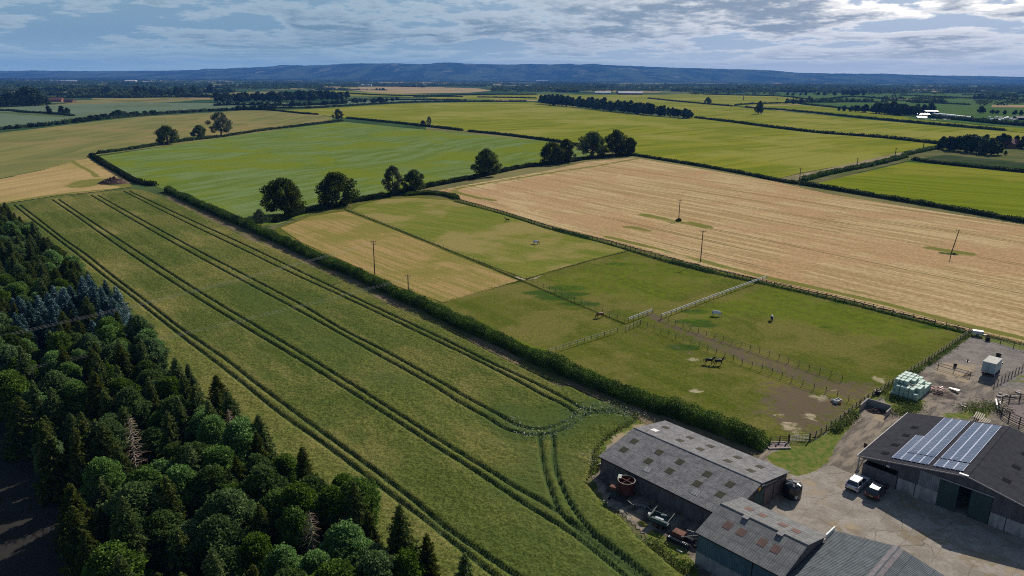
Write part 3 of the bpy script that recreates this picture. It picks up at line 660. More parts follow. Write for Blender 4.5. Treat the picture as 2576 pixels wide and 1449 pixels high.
def quads(P, size, g, flat=0.0, asp=1.5, dirs=None):
    """leaf-clump quads round the points P; flat biases normals upwards"""
    n = len(P); nrm = g.normal(size=(n, 3)); nrm[:, 2] += flat*2; nrm /= np.linalg.norm(nrm, axis=1)[:, None]
    if dirs is None: a = g.normal(size=(n, 3))
    else: a = dirs + g.normal(size=(n, 3))*.25
    a -= nrm*(a*nrm).sum(1)[:, None]; a /= (np.linalg.norm(a, axis=1)[:, None]+1e-9); b = np.cross(nrm, a)
    s = (size*(.6+.8*g.random(n)))[:, None] if np.ndim(size) == 0 else (size*(.6+.8*g.random(n)))[:, None]
    a = a*s*asp*.5; b = b*s*.5
    V = np.stack([P-a*.9-b*.6, P+a*.3-b, P+a*1.1+b*.15, P-a*.2+b], 1).reshape(-1, 3)
    return V, np.arange(n*4).reshape(n, 4)
def crown_points(n, g, lobes, shell=.45):
    """points in a set of lobes (centre, radii) biased to their skins"""
    vol = np.array([l[1][0]*l[1][1]*l[1][2] for l in lobes])**(2/3); k = g.choice(len(lobes), n, p=vol/vol.sum())
    d = g.normal(size=(n, 3)); d /= np.linalg.norm(d, axis=1)[:, None]
    r = g.random(n)**shell
    c = np.array([l[0] for l in lobes])[k]; R = np.array([l[1] for l in lobes])[k]
    # knobbly skin
    kn = 1 + .16*np.sin(d[:, 0]*7+k*1.7)*np.sin(d[:, 1]*6+k)*1.0 + .10*np.sin(d[:, 2]*11+k*2.1)
    return c + d*R*(r*kn)[:, None]
def make_crown(g, Hh, W, base=.22, nl=26, shape=1.0, top_bias=1.0):
    lobes = []
    for i in range(nl):
        t = (i+.5)/nl; z = base+(1-base)*(.12+.80*t)
        rad = math.sin(math.pi*min(1, (t*.86+.14))**.8)**.6
        ang = i*2.4+g.random()*.8; rr_ = W*.5*rad*(.30+.45*g.random())*shape
        lr = W*(.10+.085*g.random())*(26/nl)**.15
        lobes.append(((rr_*math.cos(ang), rr_*math.sin(ang), z*Hh-lr*.3), (lr, lr, lr*.72)))
    return lobes
def trunk_mb(g, Hh, W, lobes, r=.35, base=.25):
    mb = MB(); top = Hh*.62
    mb.tube([(0, 0, -.3), (g.normal()*.1, g.normal()*.1, Hh*base), (g.normal()*.3, g.normal()*.3, top)], [r*1.25, r*.85, r*.3], 7)
    for c, R in lobes[::2]:
        z0 = Hh*(base*.8+.25*g.random())
        mb.tube([(0, 0, z0), (c[0]*.45, c[1]*.45, (z0+c[2])*.5), (c[0], c[1], c[2])], [r*.42, r*.25, r*.08], 5)
    return mb
def broad_tree(name, g, Hh, W, mat, nleaf=8000, leaf=.32, base=.2, nl=26, r=.35, shape=1.0, label=None, cat='tree', bark=None, shell=.45, flat=.3):
    lobes = make_crown(g, Hh, W, base, nl, shape); root = empty(name, (0, 0, 0), label=label, cat=cat)
    trunk_mb(g, Hh, W, lobes, r, base).build('trunk', bark or BARK, root)
    P = crown_points(nleaf, g, lobes, shell); V, F = quads(P, leaf, g, flat)
    mesh_np('crown', V, F, mat, root)
    return root
def conifer(name, g, Hh, W, mat, nb=90, label=None, droop=.35, dens=1.0, base=.06, bark=None, leaf=.30, cat='tree'):
    root = empty(name, (0, 0, 0), label=label, cat=cat); mb = MB(); r = Hh*.013+.04
    mb.tube([(0, 0, -.3), (0, 0, Hh*.5), (0, 0, Hh*.985)], [r*1.3, r*.8, .02], 6)
    PP = []; DD = []; SS = []
    z = Hh*base
    while z < Hh*.985:
        t = z/Hh; L = W*.5*(1-t)**.66*(.9 if t > .12 else .7)*(.8+.4*g.random())+.12; k = max(4, int(7*(1-t)+4)); off = g.random()*6.28
        for j in range(k):
            a = off+j*2*math.pi/k+g.normal()*.12; Lj = L*(.55+.65*g.random()); n = max(3, int(Lj*9*dens))
            s = np.linspace(.12, 1, n); rad = s*Lj
            zz = z - droop*Lj*s**1.5 + .12*Lj*(s > .85) + g.normal(size=n)*.05
            wid = .28*Lj*(1-s*.75)+.10
            side = (g.random(n)-.5)*2*wid
            x = rad*math.cos(a)-side*math.sin(a); y = rad*math.sin(a)+side*math.cos(a)
            PP.append(np.stack([x, y, zz-abs(side)*.3], 1))
            sg = np.sign(side)
            dx = math.cos(a)-sg*.8*math.sin(a); dy = math.sin(a)+sg*.8*math.cos(a)
            DD.append(np.stack([dx, dy, np.full(n, -.35)], 1)); SS.append(np.full(n, leaf*(.65+.5*(1-t))))
            if j % 2 == 0: mb.tube([(0, 0, z), (Lj*.9*math.cos(a), Lj*.9*math.sin(a), z-droop*Lj*.85)], [.05, .015], 3, cap=False)
        z += max(.16, Hh*.021*(1.15-t*.6))
    PP.append(np.array([(0, 0, Hh*.96), (0, 0, Hh*.985), (0, 0, Hh)])); DD.append(np.array([(0, 0, 1.)]*3)); SS.append(np.full(3, leaf))
    P = np.vstack(PP); D = np.vstack(DD); Sz = np.concatenate(SS)
    V, F = quads(P, Sz, g, .55, 2.3, D)
    mb.build('trunk', bark or BARK, root); mesh_np('crown', V, F, mat, root)
    return root
def dead_tree(g, Hh, W):
    root = empty('dead_spruce', (0, 0, 0)); mb = MB(); tw = MB()
    mb.tube([(0, 0, 0), (.1, .05, Hh*.5), (.15, 0, Hh)], [.14, .09, .02], 5)
    for i in range(90):
        z = Hh*(.18+.8*i/90); a = i*2.4; L = W*.5*(1-z/Hh)**.6*(.6+.6*g.random())+.2
        e = (L*math.cos(a), L*math.sin(a), z-.15*L)
        mb.tube([(0, 0, z), e], [.035, .012], 3, cap=False)
        for q in range(5):
            s = .4+.6*g.random(); p = (e[0]*s, e[1]*s, z+(e[2]-z)*s)
            tw.tube([p, (p[0]+g.normal()*.25, p[1]+g.normal()*.25, p[2]-.15+g.normal()*.1)], [.02, .006], 3, cap=False)
    mb.build('trunk', BARKP, root); tw.build('crown', L_dead, root); return root

def place(proto, x, y, s=1.0, rz=None, first=None, **kw):
    o = copy_tree(proto); o.location = (x, y, 0); o.rotation_euler = (random.gauss(0, .03), random.gauss(0, .03), random.random()*6.28 if rz is None else rz); o.scale = (s*random.uniform(.84, 1.18), s*random.uniform(.84, 1.18), s*kw.pop('sz', 1.0))
    for k in ('label', 'category', 'group', 'kind'):
        if k in o: del o[k]
    tag(o, **kw); return o
protos = []
def proto(o): protos.append(o); return o
g = np.random.default_rng(11)
CON = [proto(conifer('spruce_tree', np.random.default_rng(20+i), 11, (5.6, 6.4, 5.0, 6.8)[i], L_con, droop=.30+.1*i, dens=2.6, leaf=.21)) for i in range(4)]
BLU = [proto(conifer('blue_spruce_tree', np.random.default_rng(40+i), 10, 5.0, L_blue, droop=.15, dens=2.4, leaf=.21)) for i in range(2)]
DEC = [proto(broad_tree('broadleaf_tree', np.random.default_rng(60+i), 9.5, 8.0, (L_decid, L_decid2)[i % 2], 22000, .19, .12, 46, .2, label=None, shell=.25, flat=.5)) for i in range(4)]
DEAD = [proto(dead_tree(np.random.default_rng(80), 9, 4.0))]
FARB = [proto(broad_tree('field_tree', np.random.default_rng(100+i), 10, (9, 7.5, 11, 8)[i], (L_far, L_far, L_far2, L_far)[i], 1500, .75, .08, 16, .3, shell=.3, flat=.4)) for i in range(4)]
OAK = [proto(broad_tree('oak_tree', np.random.default_rng(140+i), 12, (14, 15, 12)[i], L_oak, 11000, .34, .08, 34, .5, shell=.33, shape=1.42)) for i in range(3)]
ASH = [proto(broad_tree('ash_tree', np.random.default_rng(160+i), 12, 11, L_ash, 6500, .30, .08, 28, .4, shell=.5, shape=1.4)) for i in range(2)]

# ---- the wood at the lower left
wood_edge = gp([(-60, 528), (16, 564), (158, 688), (298, 805), (352, 888), (410, 968), (540, 1040), (672, 1152), (782, 1250), (900, 1332), (995, 1418), (1110, 1515), (1280, 1640), (1400, 1760)])
wood_in = gp([(1060, 2400), (800, 2300), (500, 2000), (330, 1700), (250, 1530), (180, 1330), (90, 1160), (0, 1040), (-200, 900), (-500, 780), (-500, 560)])
wood = np.vstack([wood_edge, wood_in])
pts = []
lo, hi_ = wood.min(0), wood.max(0)
r = np.random.default_rng(5)
for tries in range(16000):
    p = lo+(hi_-lo)*r.random(2)
    if not inside(p[None], wood)[0]: continue
    if all((p[0]-q[0])**2+(p[1]-q[1])**2 > 2.85**2 for q in pts): pts.append(p)
def vis_px(p, z=6.0):
    v = np.array((p[0], p[1], z-H)); d = v@Fw; return cx_+f_*(v@rr)/d, cy_-f_*(v@uu)/d
keep = [p for p in pts if -60 < vis_px(p)[0] < 2600 and vis_px(p, 13)[1] < 1500]
keep = [p for p in keep if np.hypot(p[0], p[1]) > 48 and vis_px(p)[0] < 1250]
# broadleaf and blue stands seen from above, by the ground they stand on
def near_any(p, L): return any(np.hypot(p[0]-G(x, y, 5)[0], p[1]-G(x, y, 5)[1]) < rad for x, y, rad in L)
DECZ = [(60, 590, 7), (90, 680, 9), (40, 740, 8), (120, 770, 8), (30, 850, 7), (60, 905, 8), (170, 900, 7), (265, 880, 8), (440, 1090, 6), (480, 1180, 8), (430, 1250, 6), (470, 1300, 7), (640, 1340, 9), (740, 1330, 5), (800, 1150, 7), (850, 1210, 7), (350, 980, 5), (330, 960, 5), (800, 1449, 6), (930, 1449, 6), (700, 1420, 5)]
BLUZ = [(60, 780, 7), (130, 800, 8), (200, 820, 7), (150, 850, 7), (230, 760, 6), (260, 790, 7), (352, 835, 4), (300, 830, 5), (110, 830, 6), (20, 800, 7), (235, 745, 6)]
DEADZ = [(370, 1130, 3), (485, 1120, 2.5), (600, 1065, 2.5), (720, 1400, 4), (640, 1440, 4), (870, 1430, 3)]
ordn0 = lambda n: ('1st', '2nd', '3rd')[n-1] if n < 4 else '%dth' % n
nn_ = {'c': 0, 'b': 0, 'd': 0}
def where(p, e):
    D = float(np.hypot(*p)); a = 'near end of the wood' if D < 75 else 'near part of wood' if D < 95 else 'halfway up the wood' if D < 125 else 'upper part of wood' if D < 165 else 'far tip of the wood'
    e2 = float(dist_line(np.array(p)[None], wood_in)[0])
    b = 'wheat edge' if e < 3.5 else 'second row' if e < 8 else 'dark outer side' if e2 < 6 else 'deep inside'
    return a+', '+b
for i, p in enumerate(sorted(keep, key=lambda q: np.hypot(*q))):
    e = dist_line(p[None], wood_edge)[0]; wh = where(p, e); sc_ = .70+.34*r.random(); szw = 'tall ' if sc_ > .94 else 'short ' if sc_ < .80 else ''
    if near_any(p, DEADZ) and r.random() < .55:
        place(DEAD[0], *p, .85+.4*r.random(), label='bare brown dead spruce standing among the green trees of the wood', category=None) if False else tag(place(DEAD[0], *p, .85+.4*r.random()), 'bare brown dead spruce, '+wh, 'tree', 'dead spruces in the wood')
    elif near_any(p, BLUZ) and r.random() < .75:
        tag(place(BLU[i % 2], *p, .75+.35*r.random()), '%sblue-grey spruce, ' % szw+wh, 'tree', 'blue spruces in the wood')
    elif (near_any(p, DECZ) and r.random() < .85) or r.random() < .22:
        tag(place(DEC[i % 4], *p, sc_, sz=.95+.2*r.random()), '%s%s broadleaf tree, ' % (szw, ('bright green', 'dark green')[i % 2])+wh, 'tree', 'broadleaf trees in the wood')
    else:
        tag(place(CON[i % 4], *p, sc_, sz=.88+.25*r.random()), '%sdark green %s spruce, ' % (szw, ('narrow', 'drooping', 'slim', 'broad')[i % 4])+wh, 'tree', 'dark spruces in the wood')
from collections import defaultdict
same = defaultdict(list)
for o in bpy.data.objects:
    if o.parent is None and 'label' in o and 'wood' in str(o.get('group', '')): same[o['label']].append(o)
for L_, os_ in same.items():
    if len(os_) > 1:
        os_.sort(key=lambda o: o.location.x)
        for q, o in enumerate(os_): o['label'] = L_+', '+(('left', 'right')[q] if len(os_) == 2 else ordn0(q+1)+' from left')
# forest floor and bare ground beyond it, tree shade painted into its colour
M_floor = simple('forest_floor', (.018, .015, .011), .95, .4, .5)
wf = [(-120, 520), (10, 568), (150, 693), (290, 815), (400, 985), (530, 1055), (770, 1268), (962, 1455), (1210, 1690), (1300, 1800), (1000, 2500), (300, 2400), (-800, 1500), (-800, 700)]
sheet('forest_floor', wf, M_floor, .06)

# ---- hedges
hedge_n = 0
def hedge(pts, h, wdt, dens, leaf, label, mat=None, group=None, px=True, bumpy=.25, name='hedge', seed=None, core=True, cat='hedge', kind=None):
    global hedge_n; hedge_n += 1
    g = np.random.default_rng(500+hedge_n)
    C = smooth_path(gp(pts) if px else np.array(pts, float), 1.0 if wdt < 5 else 2.0); seg = np.diff(C, axis=0); sl_ = np.linalg.norm(seg, axis=1); L = sl_.sum()
    cum = np.concatenate([[0], np.cumsum(sl_)]); n = int(L*dens); s = g.random(n)*L; i = np.clip(np.searchsorted(cum, s)-1, 0, len(seg)-1)
    t = ((s-cum[i])/np.maximum(sl_[i], 1e-6))[:, None]; c = C[i]+seg[i]*t; nr = np.stack([-seg[i][:, 1], seg[i][:, 0]], 1)/np.maximum(sl_[i], 1e-6)[:, None]
    sv = np.stack([s, s*0], 1); hh = h*(1-bumpy+2*bumpy*vnoise(sv, .22, hedge_n)*.6+bumpy*.9*vnoise(sv, .8, hedge_n+1)); ww = wdt*(.8+.4*vnoise(sv, .3, hedge_n+2))
    th = g.random(n)*math.pi; rr_ = .72+.36*g.random(n)
    u_ = np.cos(th); v_ = np.sin(th); sq = 1/np.maximum(np.abs(u_), np.abs(v_))**.55
    lat = u_*sq*rr_*ww/2; z = v_*sq*rr_*hh
    low = g.random(n) < .35; lat = np.where(low, np.sign(u_)*ww*.5*rr_, lat); z = np.where(low, g.random(n)*hh*.8, z)
    endf = np.minimum(1, np.minimum(s, L-s)/(wdt*.4+.3)); z = z*(.35+.65*endf)
    P = np.column_stack([c+nr*lat[:, None], np.maximum(z, .05)])
    V, F = quads(P, leaf, g, .3, 1.4)
    mats = [mat or L_hedge2]; mi = np.zeros(len(F), int)
    if core:
        mc = len(C); d = np.gradient(C, axis=0); d /= np.linalg.norm(d, axis=1)[:, None]+1e-9; N = np.stack([-d[:, 1], d[:, 0]], 1)
        cs = np.stack([cum, cum*0], 1); hc = h*(1-bumpy+1.1*bumpy*vnoise(cs, .22, hedge_n))*.82; wc = wdt*.38
        ends = np.minimum(1, np.minimum(cum, L-cum)/(wdt*.5)+.05)
        prof = [(-1, 0), (-1, .7), (-.55, 1), (.55, 1), (1, .7), (1, 0)]
        CV = np.stack([np.column_stack([C+N*(a*wc*ends)[:, None], hc*b*ends]) for a, b in prof], 1)
        I = np.arange(mc*6).reshape(mc, 6)+len(V); Fc = np.concatenate([np.stack([I[:-1, k], I[1:, k], I[1:, k+1], I[:-1, k+1]], 1) for k in range(5)])
        V = np.vstack([V, CV.reshape(-1, 3)]); F = np.vstack([F, Fc]); 
    o = mesh_np(name, V, F, mats)
    return tag(o, label, cat, group, kind)
HG = 'hedges between the fields'
hedge(hedge_long, 2.6, 3.2, 460, .18, 'long leafy green hedge running diagonally from the sheds past the horse paddocks', L_hedge, HG, bumpy=.34)
hedge([(230, 391), (262, 414), (300, 436), (345, 459), (392, 468)], 2.2, 3.0, 60, .45, 'short hedge from the field corner down to the gateway beside the brown mound', L_hedge2, HG)
hedge([(242, 388), (300, 381), (400, 366), (450, 358), (560, 345), (650, 331), (760, 317), (862, 304.5)], 2.3, 3.2, 30, .65, 'dark trimmed hedge along the far side of the feathery green field', L_hedge2, HG)
hedge([(872, 298), (975, 308), (1059, 317), (1163, 329)], 2.4, 3.2, 26, .7, 'dark hedge between the feathery green field and the big yellow field, left of the gap', L_hedge2, HG)
hedge([(1178, 331), (1275, 341), (1392, 356), (1440, 364), (1530, 384)], 2.2, 3.0, 30, .65, 'dark hedge between the green and yellow fields, right of the gap', L_hedge2, HG)
hedge([(690, 561), (767, 536), (859, 519), (872, 512), (975, 495), (1019, 483)], 2.4, 3.2, 260, .21, 'thick hedge under the two lone oaks beside the cut hay paddock', L_hedge2, HG, bumpy=.35)
hedge([(1019, 483), (1092, 468), (1192, 449), (1259, 434), (1325, 421), (1425, 409), (1492, 399), (1592, 391)], 2.3, 3.2, 150, .27, 'long hedge between the feathery green field and the tan barley', L_hedge2, HG, bumpy=.3)
hedge([(1015, 493), (1060, 489), (1095, 489), (1130, 493), (1150, 502)], 1.6, 4.0, 260, .21, 'low bramble bank curving round the top of the green hay paddock', L_hedge, 'scrub banks', name='bramble_bank', cat='bramble', bumpy=.4)
hedge([(1592, 391), (1717, 411), (1850, 434), (1950, 454), (2010, 464)], 1.7, 2.6, 36, .5, 'dark hedge along the top of the tan barley below the big yellow field', L_hedge2, HG)
hedge([(2010, 464), (2051, 470), (2217, 498), (2384, 526), (2576, 560), (2750, 590)], 2.0, 2.8, 50, .45, 'dark hedge between the tan barley and the bright green field on the right', L_hedge2, HG)
hedge([(2018, 456), (2090, 438), (2150, 426), (2217, 412), (2278, 396)], 2.6, 3.6, 50, .5, 'leafy hedge beside the pale farm track, nearer length', L_hedge, HG, bumpy=.4)
hedge([(2272, 392), (2310, 384), (2372, 371)], 2.8, 3.6, 40, .55, 'leafy hedge beside the pale farm track, farther length by the copse', L_hedge, HG, bumpy=.4)
hedge([(2296, 402), (2361, 412), (2576, 434), (2750, 452)], 2.0, 2.8, 40, .5, 'dark hedge between the dark row crop and the bright green field', L_hedge2, HG)
hedge([(1748, 297), (1850, 309), (1900, 316), (2050, 334), (2217, 347), (2367, 364)], 2.6, 3.6, 22, .8, 'long dark hedge across the yellow fields right of the tree belt', L_hedge2, HG, bumpy=.35)
hedge([(1630, 248), (1717, 257), (1842, 268)], 2.8, 4, 14, 1.0, 'hedge with a round tree in it beyond the tree belt', L_hedge2, HG, bumpy=.4)
hedge([(1874, 270.5), (2000, 280), (2174, 297.5), (2461, 323.5), (2530, 329)], 2.8, 4, 14, 1.0, 'long hedge below the white nursery tunnels', L_hedge2, HG, bumpy=.3)
hedge([(1848, 267), (1880, 263), (1990, 260), (2050, 266), (2150, 276), (2270, 288)], 3.0, 4.5, 12, 1.1, 'hedge curving behind the single tree in the yellow field', L_hedge2, HG, bumpy=.45)
hedge([(1770, 238), (1860, 240), (1967, 243), (2040, 252)], 3.2, 4.5, 10, 1.2, 'hedge along the far edge of the pale yellow field on the right', L_hedge2, HG, bumpy=.5)
hedge([(690, 273), (790, 272), (859, 268), (992, 260), (1100, 257), (1325, 255.5)], 3.4, 5, 12, 1.1, 'hedge along the far edge of the big yellow field', L_hedge2, HG, bumpy=.45)
hedge([(1040, 243.5), (1165, 244)], 3.2, 5, 9, 1.3, 'short hedge strip left among the yellow strips', L_hedge2, HG)
hedge([(1200, 245), (1350, 247.5)], 3.2, 5, 9, 1.3, 'short hedge strip right among the yellow strips', L_hedge2, HG)
hedge([(860, 234.5), (960, 240), (1100, 242), (1200, 238.5), (1350, 238)], 3.4, 5, 8, 1.4, 'thin hedge below the far tan field', L_hedge2, HG)
hedge([(862, 254.5), (1000, 252), (1175, 253)], 3.4, 5, 8, 1.4, 'hedge over the bluish strip behind the big yellow field', L_hedge2, HG, bumpy=.5)
hedge([(640, 275.5), (700, 280), (757, 286), (800, 289)], 2.4, 3.5, 16, .9, 'short hedge at the right end of the pale field behind the grey-green tree', L_hedge2, HG)
hedge([(-250, 284), (0, 279), (60, 283), (120, 286), (185, 292)], 2.8, 4, 14, 1.0, 'hedge between the two bluish green fields at the left', L_hedge2, HG)
hedge([(-200, 345), (0, 326), (100, 318), (233, 303), (350, 292), (430, 286), (540, 279), (690, 275)], 3.6, 5.5, 14, .9, 'bushy hedge running between the pale field and the bluish fields', L_hedge2, HG, bumpy=.6)
hedge([(540, 266), (600, 264.5), (740, 266), (862, 261)], 4, 6, 10, 1.3, 'bushy hedge behind the yellow corner at the left of centre', L_hedge2, HG, bumpy=.6)
hedge([(-250, 268), (140, 248), (300, 246), (540, 245)], 5.5, 7, 10, 1.7, 'tall hedge behind the bluish field by the red roofs', L_hedge2, HG, bumpy=.7)
hedge([(2060, 253), (2147, 244), (2240, 251)], 3.4, 5, 8, 1.4, 'hedge between two green pastures, left part on the far right', L_hedge2, HG, bumpy=.8)
hedge([(2280, 256), (2330, 259), (2440, 264)], 3.4, 5, 8, 1.4, 'broken hedge across the green pastures above the nursery', L_hedge2, HG, bumpy=.9)
hedge([(2260, 240), (2400, 246), (2520, 252)], 3.4, 5, 7, 1.5, 'thin broken hedge farther up the green pastures', L_hedge2, HG, bumpy=.9)
hedge([(2314, 295), (2400, 301), (2500, 311), (2576, 317), (2700, 326)], 5.0, 7, 16, 1.3, 'thick hedge in front of the nursery tunnels', L_hedge2, HG, bumpy=.5)

# ---- lone and hedgerow trees
def tr(protoo, x, yb, yt, label, group=None, wide=1.0, rz=None, hp=12.0):
    hh = hgt(x, yb, yt); p = G(x, yb); s = hh/hp
    o = place(protoo, p[0], p[1], 1.0, rz); o.scale = (s*wide, s*wide, s)
    return tag(o, label, 'tree', group)
HT = 'hedgerow trees'
tr(OAK[0], 718, 541, 443, 'dark spreading oak left of the hay paddock, first of the near pair of lone oaks', HT, .92, .3)
tr(OAK[1], 847, 518, 430, 'dark round oak right of the first one, over the hedge by the paddock corner', HT, .92, 1.2)
tr(ASH[0], 990, 491, 412, 'greyish open-crowned tree left of a smaller oak in the middle hedge', HT, .75, 2)
tr(OAK[2], 1044, 482, 424, 'small oak touching the greyish tree in the middle hedge', HT, 1.0, 0)
tr(OAK[2], 1223, 442, 371, 'single dark oak on the hedge between green field and tan barley', HT, .98, 2.5)
tr(OAK[0], 1386, 412, 355, 'left tree of the touching pair on the hedge at the tan field top', HT, 1.0, 3)
tr(OAK[2], 1424, 409, 347, 'taller right tree of the touching pair on the hedge at the tan field top', HT, .8, .4)
tr(OAK[1], 1489, 395, 329, 'broad dark tree left of the big clump at the tan field corner', HT, .88, 4)
tr(OAK[0], 1549, 392, 324, 'tallest dark tree of the clump at the tan field corner', HT, .78, 5)
tr(OAK[2], 1582, 391, 344, 'lower tree at the right side of the clump at the tan field corner', HT, .85, 1)
tr(OAK[1], 422, 363, 314, 'small dark oak on the hedge, leftmost of three trees', HT, .95, 1)
tr(OAK[2], 501, 348, 313, 'small round tree left of the tall grey-green one', HT, 1.1, 2)
tr(ASH[1], 557, 342, 277, 'tall grey-green open tree on the far hedge of the green field', HT, 1.0, 1)
tr(ASH[0], 852, 303, 272, 'small pale tree where the far hedges meet', HT, .95, 4)
tr(ASH[1], 1080, 317, 291, 'thin pale tree beside a round bush on the hedge', HT, .55, 3)
tr(OAK[2], 1064, 317, 302, 'round bush beside the thin pale tree on the hedge', HT, 1.0, 3)
tr(OAK[2], 1908, 286.5, 252, 'upright dark tree standing alone in the yellow field', HT, .62, 2)
tr(OAK[1], 1781, 262, 243.5, 'round tree in the hedge beyond the tree belt', HT, .85, 2)
tr(ASH[0], 655, 568, 523, 'grey bushy willow where the long hedge meets the paddock hedge', HT, .78, 1, hp=12)
tr(FARB[1], 2005, 238, 205, 'pale tree beyond', HT) if False else None
# ---- rows, belts and copses farther off (each tree its own object)
kindn = [0]
def ordn(n): return '%d%s' % (n, 'th' if 10 < n % 100 < 14 else {1: 'st', 2: 'nd', 3: 'rd'}.get(n % 10, 'th'))
def row(path, yt_, n, label, group, protos_=FARB, wide=1.05, jit=6, seed=0, var=.18, back=False):
    g = np.random.default_rng(900+seed); P = np.array(path, float); Hs = np.array(yt_, float); made = []
    ts = (np.arange(n)+.5)/n+g.normal(size=n)*.25/n; ts = np.clip(ts, 0, 1)*(len(P)-1)
    for j, t in enumerate(ts):
        i = min(int(t), len(P)-2); f = t-i; x, yb = P[i]*(1-f)+P[i+1]*f; yt = Hs[i]*(1-f)+Hs[i+1]*f
        hh = hgt(x, yb, yt)*(1-var/2+var*g.normal()*.6); p = G(x, yb); s = max(hh, 2.0)/10
        k = g.integers(len(protos_)); o = place(protos_[k], p[0]+g.normal()*jit*.3, p[1]+g.normal()*jit, s)
        o.scale = (s*wide*(.85+.3*g.random()), s*wide*(.85+.3*g.random()), s); tag(o, label, 'tree', group); kindn[0] += 1; made.append((x, o)); o.name = 'bush' if 'bush' in label else 'field_tree'
        if 'bush' in label: o['category'] = 'bush'
    for q, (x, o) in enumerate(sorted(made, key=lambda a: a[0])): o['label'] = label+', %s from the left%s' % (ordn(q+1), ' (back row)' if back else '')
BELT = 'dark tree in the long belt crossing the yellow fields'
row([(1358, 261), (1450, 270), (1592, 286), (1741, 298)], [234, 246, 256, 275], 50, BELT, 'trees of the long belt', wide=1.05, jit=4, seed=1)
row([(1375, 257), (1480, 265), (1600, 277), (1735, 291)], [234, 244, 254, 274], 32, BELT, 'trees of the long belt', wide=1.05, jit=4, seed=2, back=True)
row([(2378, 377), (2440, 384), (2508, 391)], [346, 338, 352], 14, 'dark tree in the near row of the right-hand copse', 'trees of the right copse', wide=.9, seed=3)
row([(2372, 367), (2440, 366), (2520, 370), (2600, 374), (2700, 385)], [345, 332, 338, 336, 335], 26, 'tree in the far row of the copse by the red roof', 'trees of the right copse', wide=.85, seed=4)
row([(2385, 372), (2450, 374), (2520, 374)], [348, 335, 345], 9, 'dark tree in the middle of the copse at the right edge', 'trees of the right copse', wide=.9, seed=34)
row([(2530, 392), (2600, 396), (2700, 402)], [380, 384, 385], 5, 'bush on the lawn below the red-roofed house', 'bushes by the house', wide=1.1, seed=5)
row([(0, 327), (100, 319), (170, 311), (233, 304), (300, 294)], [316, 309, 300, 288, 279], 26, 'dark bush in the near hedge line above the pale field', 'bushes above the pale field', wide=1.9, jit=3, seed=6)
row([(290, 296), (360, 291), (430, 286), (540, 280), (600, 277), (690, 276)], [276, 278, 278, 272, 267, 258], 34, 'dark bush in the far hedge line above the pale field', 'bushes above the pale field', wide=1.9, jit=3, seed=7)
row([(540, 266), (600, 265), (740, 267), (860, 262)], [258, 256, 254, 250], 26, 'tree in the row behind the yellow corner field', 'trees behind the yellow corner', wide=1.8, jit=6, seed=8)
row([(548, 258), (640, 256), (760, 254), (870, 250)], [232, 229, 226, 228], 24, 'tall dark tree in the wood left of centre', 'trees of the left wood', wide=1.25, jit=9, seed=9)
row([(555, 254), (650, 252), (760, 250), (880, 247)], [233, 230, 227, 230], 20, 'tall dark tree in the wood left of centre', 'trees of the left wood', wide=1.25, jit=9, seed=10, back=True)
row([(-10, 269), (40, 268), (70, 267), (122, 265)], [231, 235, 219, 238], 14, 'big dark tree in the clump at the left edge', 'trees of the left edge clump', wide=1.15, jit=6, seed=11)
row([(105, 289), (140, 288), (180, 287)], [268, 261, 272], 3, 'small field tree on the hedge between the two bluish fields', 'small trees on the bluish hedge', wide=.9, jit=1, seed=12, var=.05)
row([(220, 242), (300, 240), (370, 240), (420, 243), (460, 240), (550, 235)], [222, 214, 216, 222, 210, 214], 20, 'tall dark tree in the far left rows', 'trees of the far left rows', wide=1.0, jit=20, seed=13)
row([(855, 262), (900, 258), (960, 259), (1000, 252)], [246, 246, 243, 244], 12, 'dark round bush behind the big yellow field', 'bushes behind the yellow field', wide=1.6, jit=4, seed=14)
row([(1950, 249), (1985, 263), (2010, 262), (2045, 259), (2030, 246)], [246, 246, 244, 247, 234], 7, 'dark tree in the cluster right of the single field tree', 'trees by the single field tree', wide=1.0, jit=3, seed=15)
row([(2105, 279), (2170, 282), (2230, 287), (2290, 292), (2345, 283)], [268, 262, 258, 262, 262], 26, 'tree in the row left of the white nursery', 'trees beside the nursery', wide=1.1, jit=6, seed=16)
row([(2210, 286), (2270, 287), (2330, 284)], [258, 256, 260], 9, 'tree in the row left of the white nursery', 'trees beside the nursery', wide=1.1, jit=6, seed=17, back=True)
row([(2455, 284), (2500, 286), (2576, 290), (2650, 296)], [268, 274, 276, 276], 12, 'tree among the buildings right of the nursery', 'trees beside the nursery', wide=1.1, jit=8, seed=18)
row([(1965, 240), (2040, 240), (2130, 240), (2180, 241)], [232, 231, 226, 229], 12, 'far tree on the pasture edge at the right', 'trees on the far pastures', wide=1.3, jit=10, seed=19)
print('individual far trees', kindn[0])
# ---- far woods: reads as one mass
M_fw = L_far
def far_mass(name, bands, label, seed, mat, size_scale=1.0):
    g = np.random.default_rng(seed); Vs = []; Fs = []; b = 0
    for (x0, x1, y0, y1, n, hm) in bands:
        for j in range(int(n*1.25)):
            x = x0+(x1-x0)*g.random(); y = y0+(y1-y0)*g.random()+ (horizon_y(x)-194)*.0; p = G(x, y); hh = hm*.85*(.6+.7*g.random()); dist = math.hypot(p[0], p[1])
            w_ = hh*(.6+.4*g.random())*(1+dist/6000)
            m = 34
            d = g.normal(size=(m, 3)); d /= np.linalg.norm(d, axis=1)[:, None]; rad = g.random(m)**.35
            Q = np.array((p[0], p[1], hh*.52))+d*np.array((w_, w_, hh*.5))*rad[:, None]
            V, F = quads(Q, hh*.38, g, .4, 1.3); Vs.append(V); Fs.append(F+b); b += len(V)
    o = mesh_np(name, np.vstack(Vs), np.vstack(Fs), mat); return tag(o, label, None, None, 'stuff')
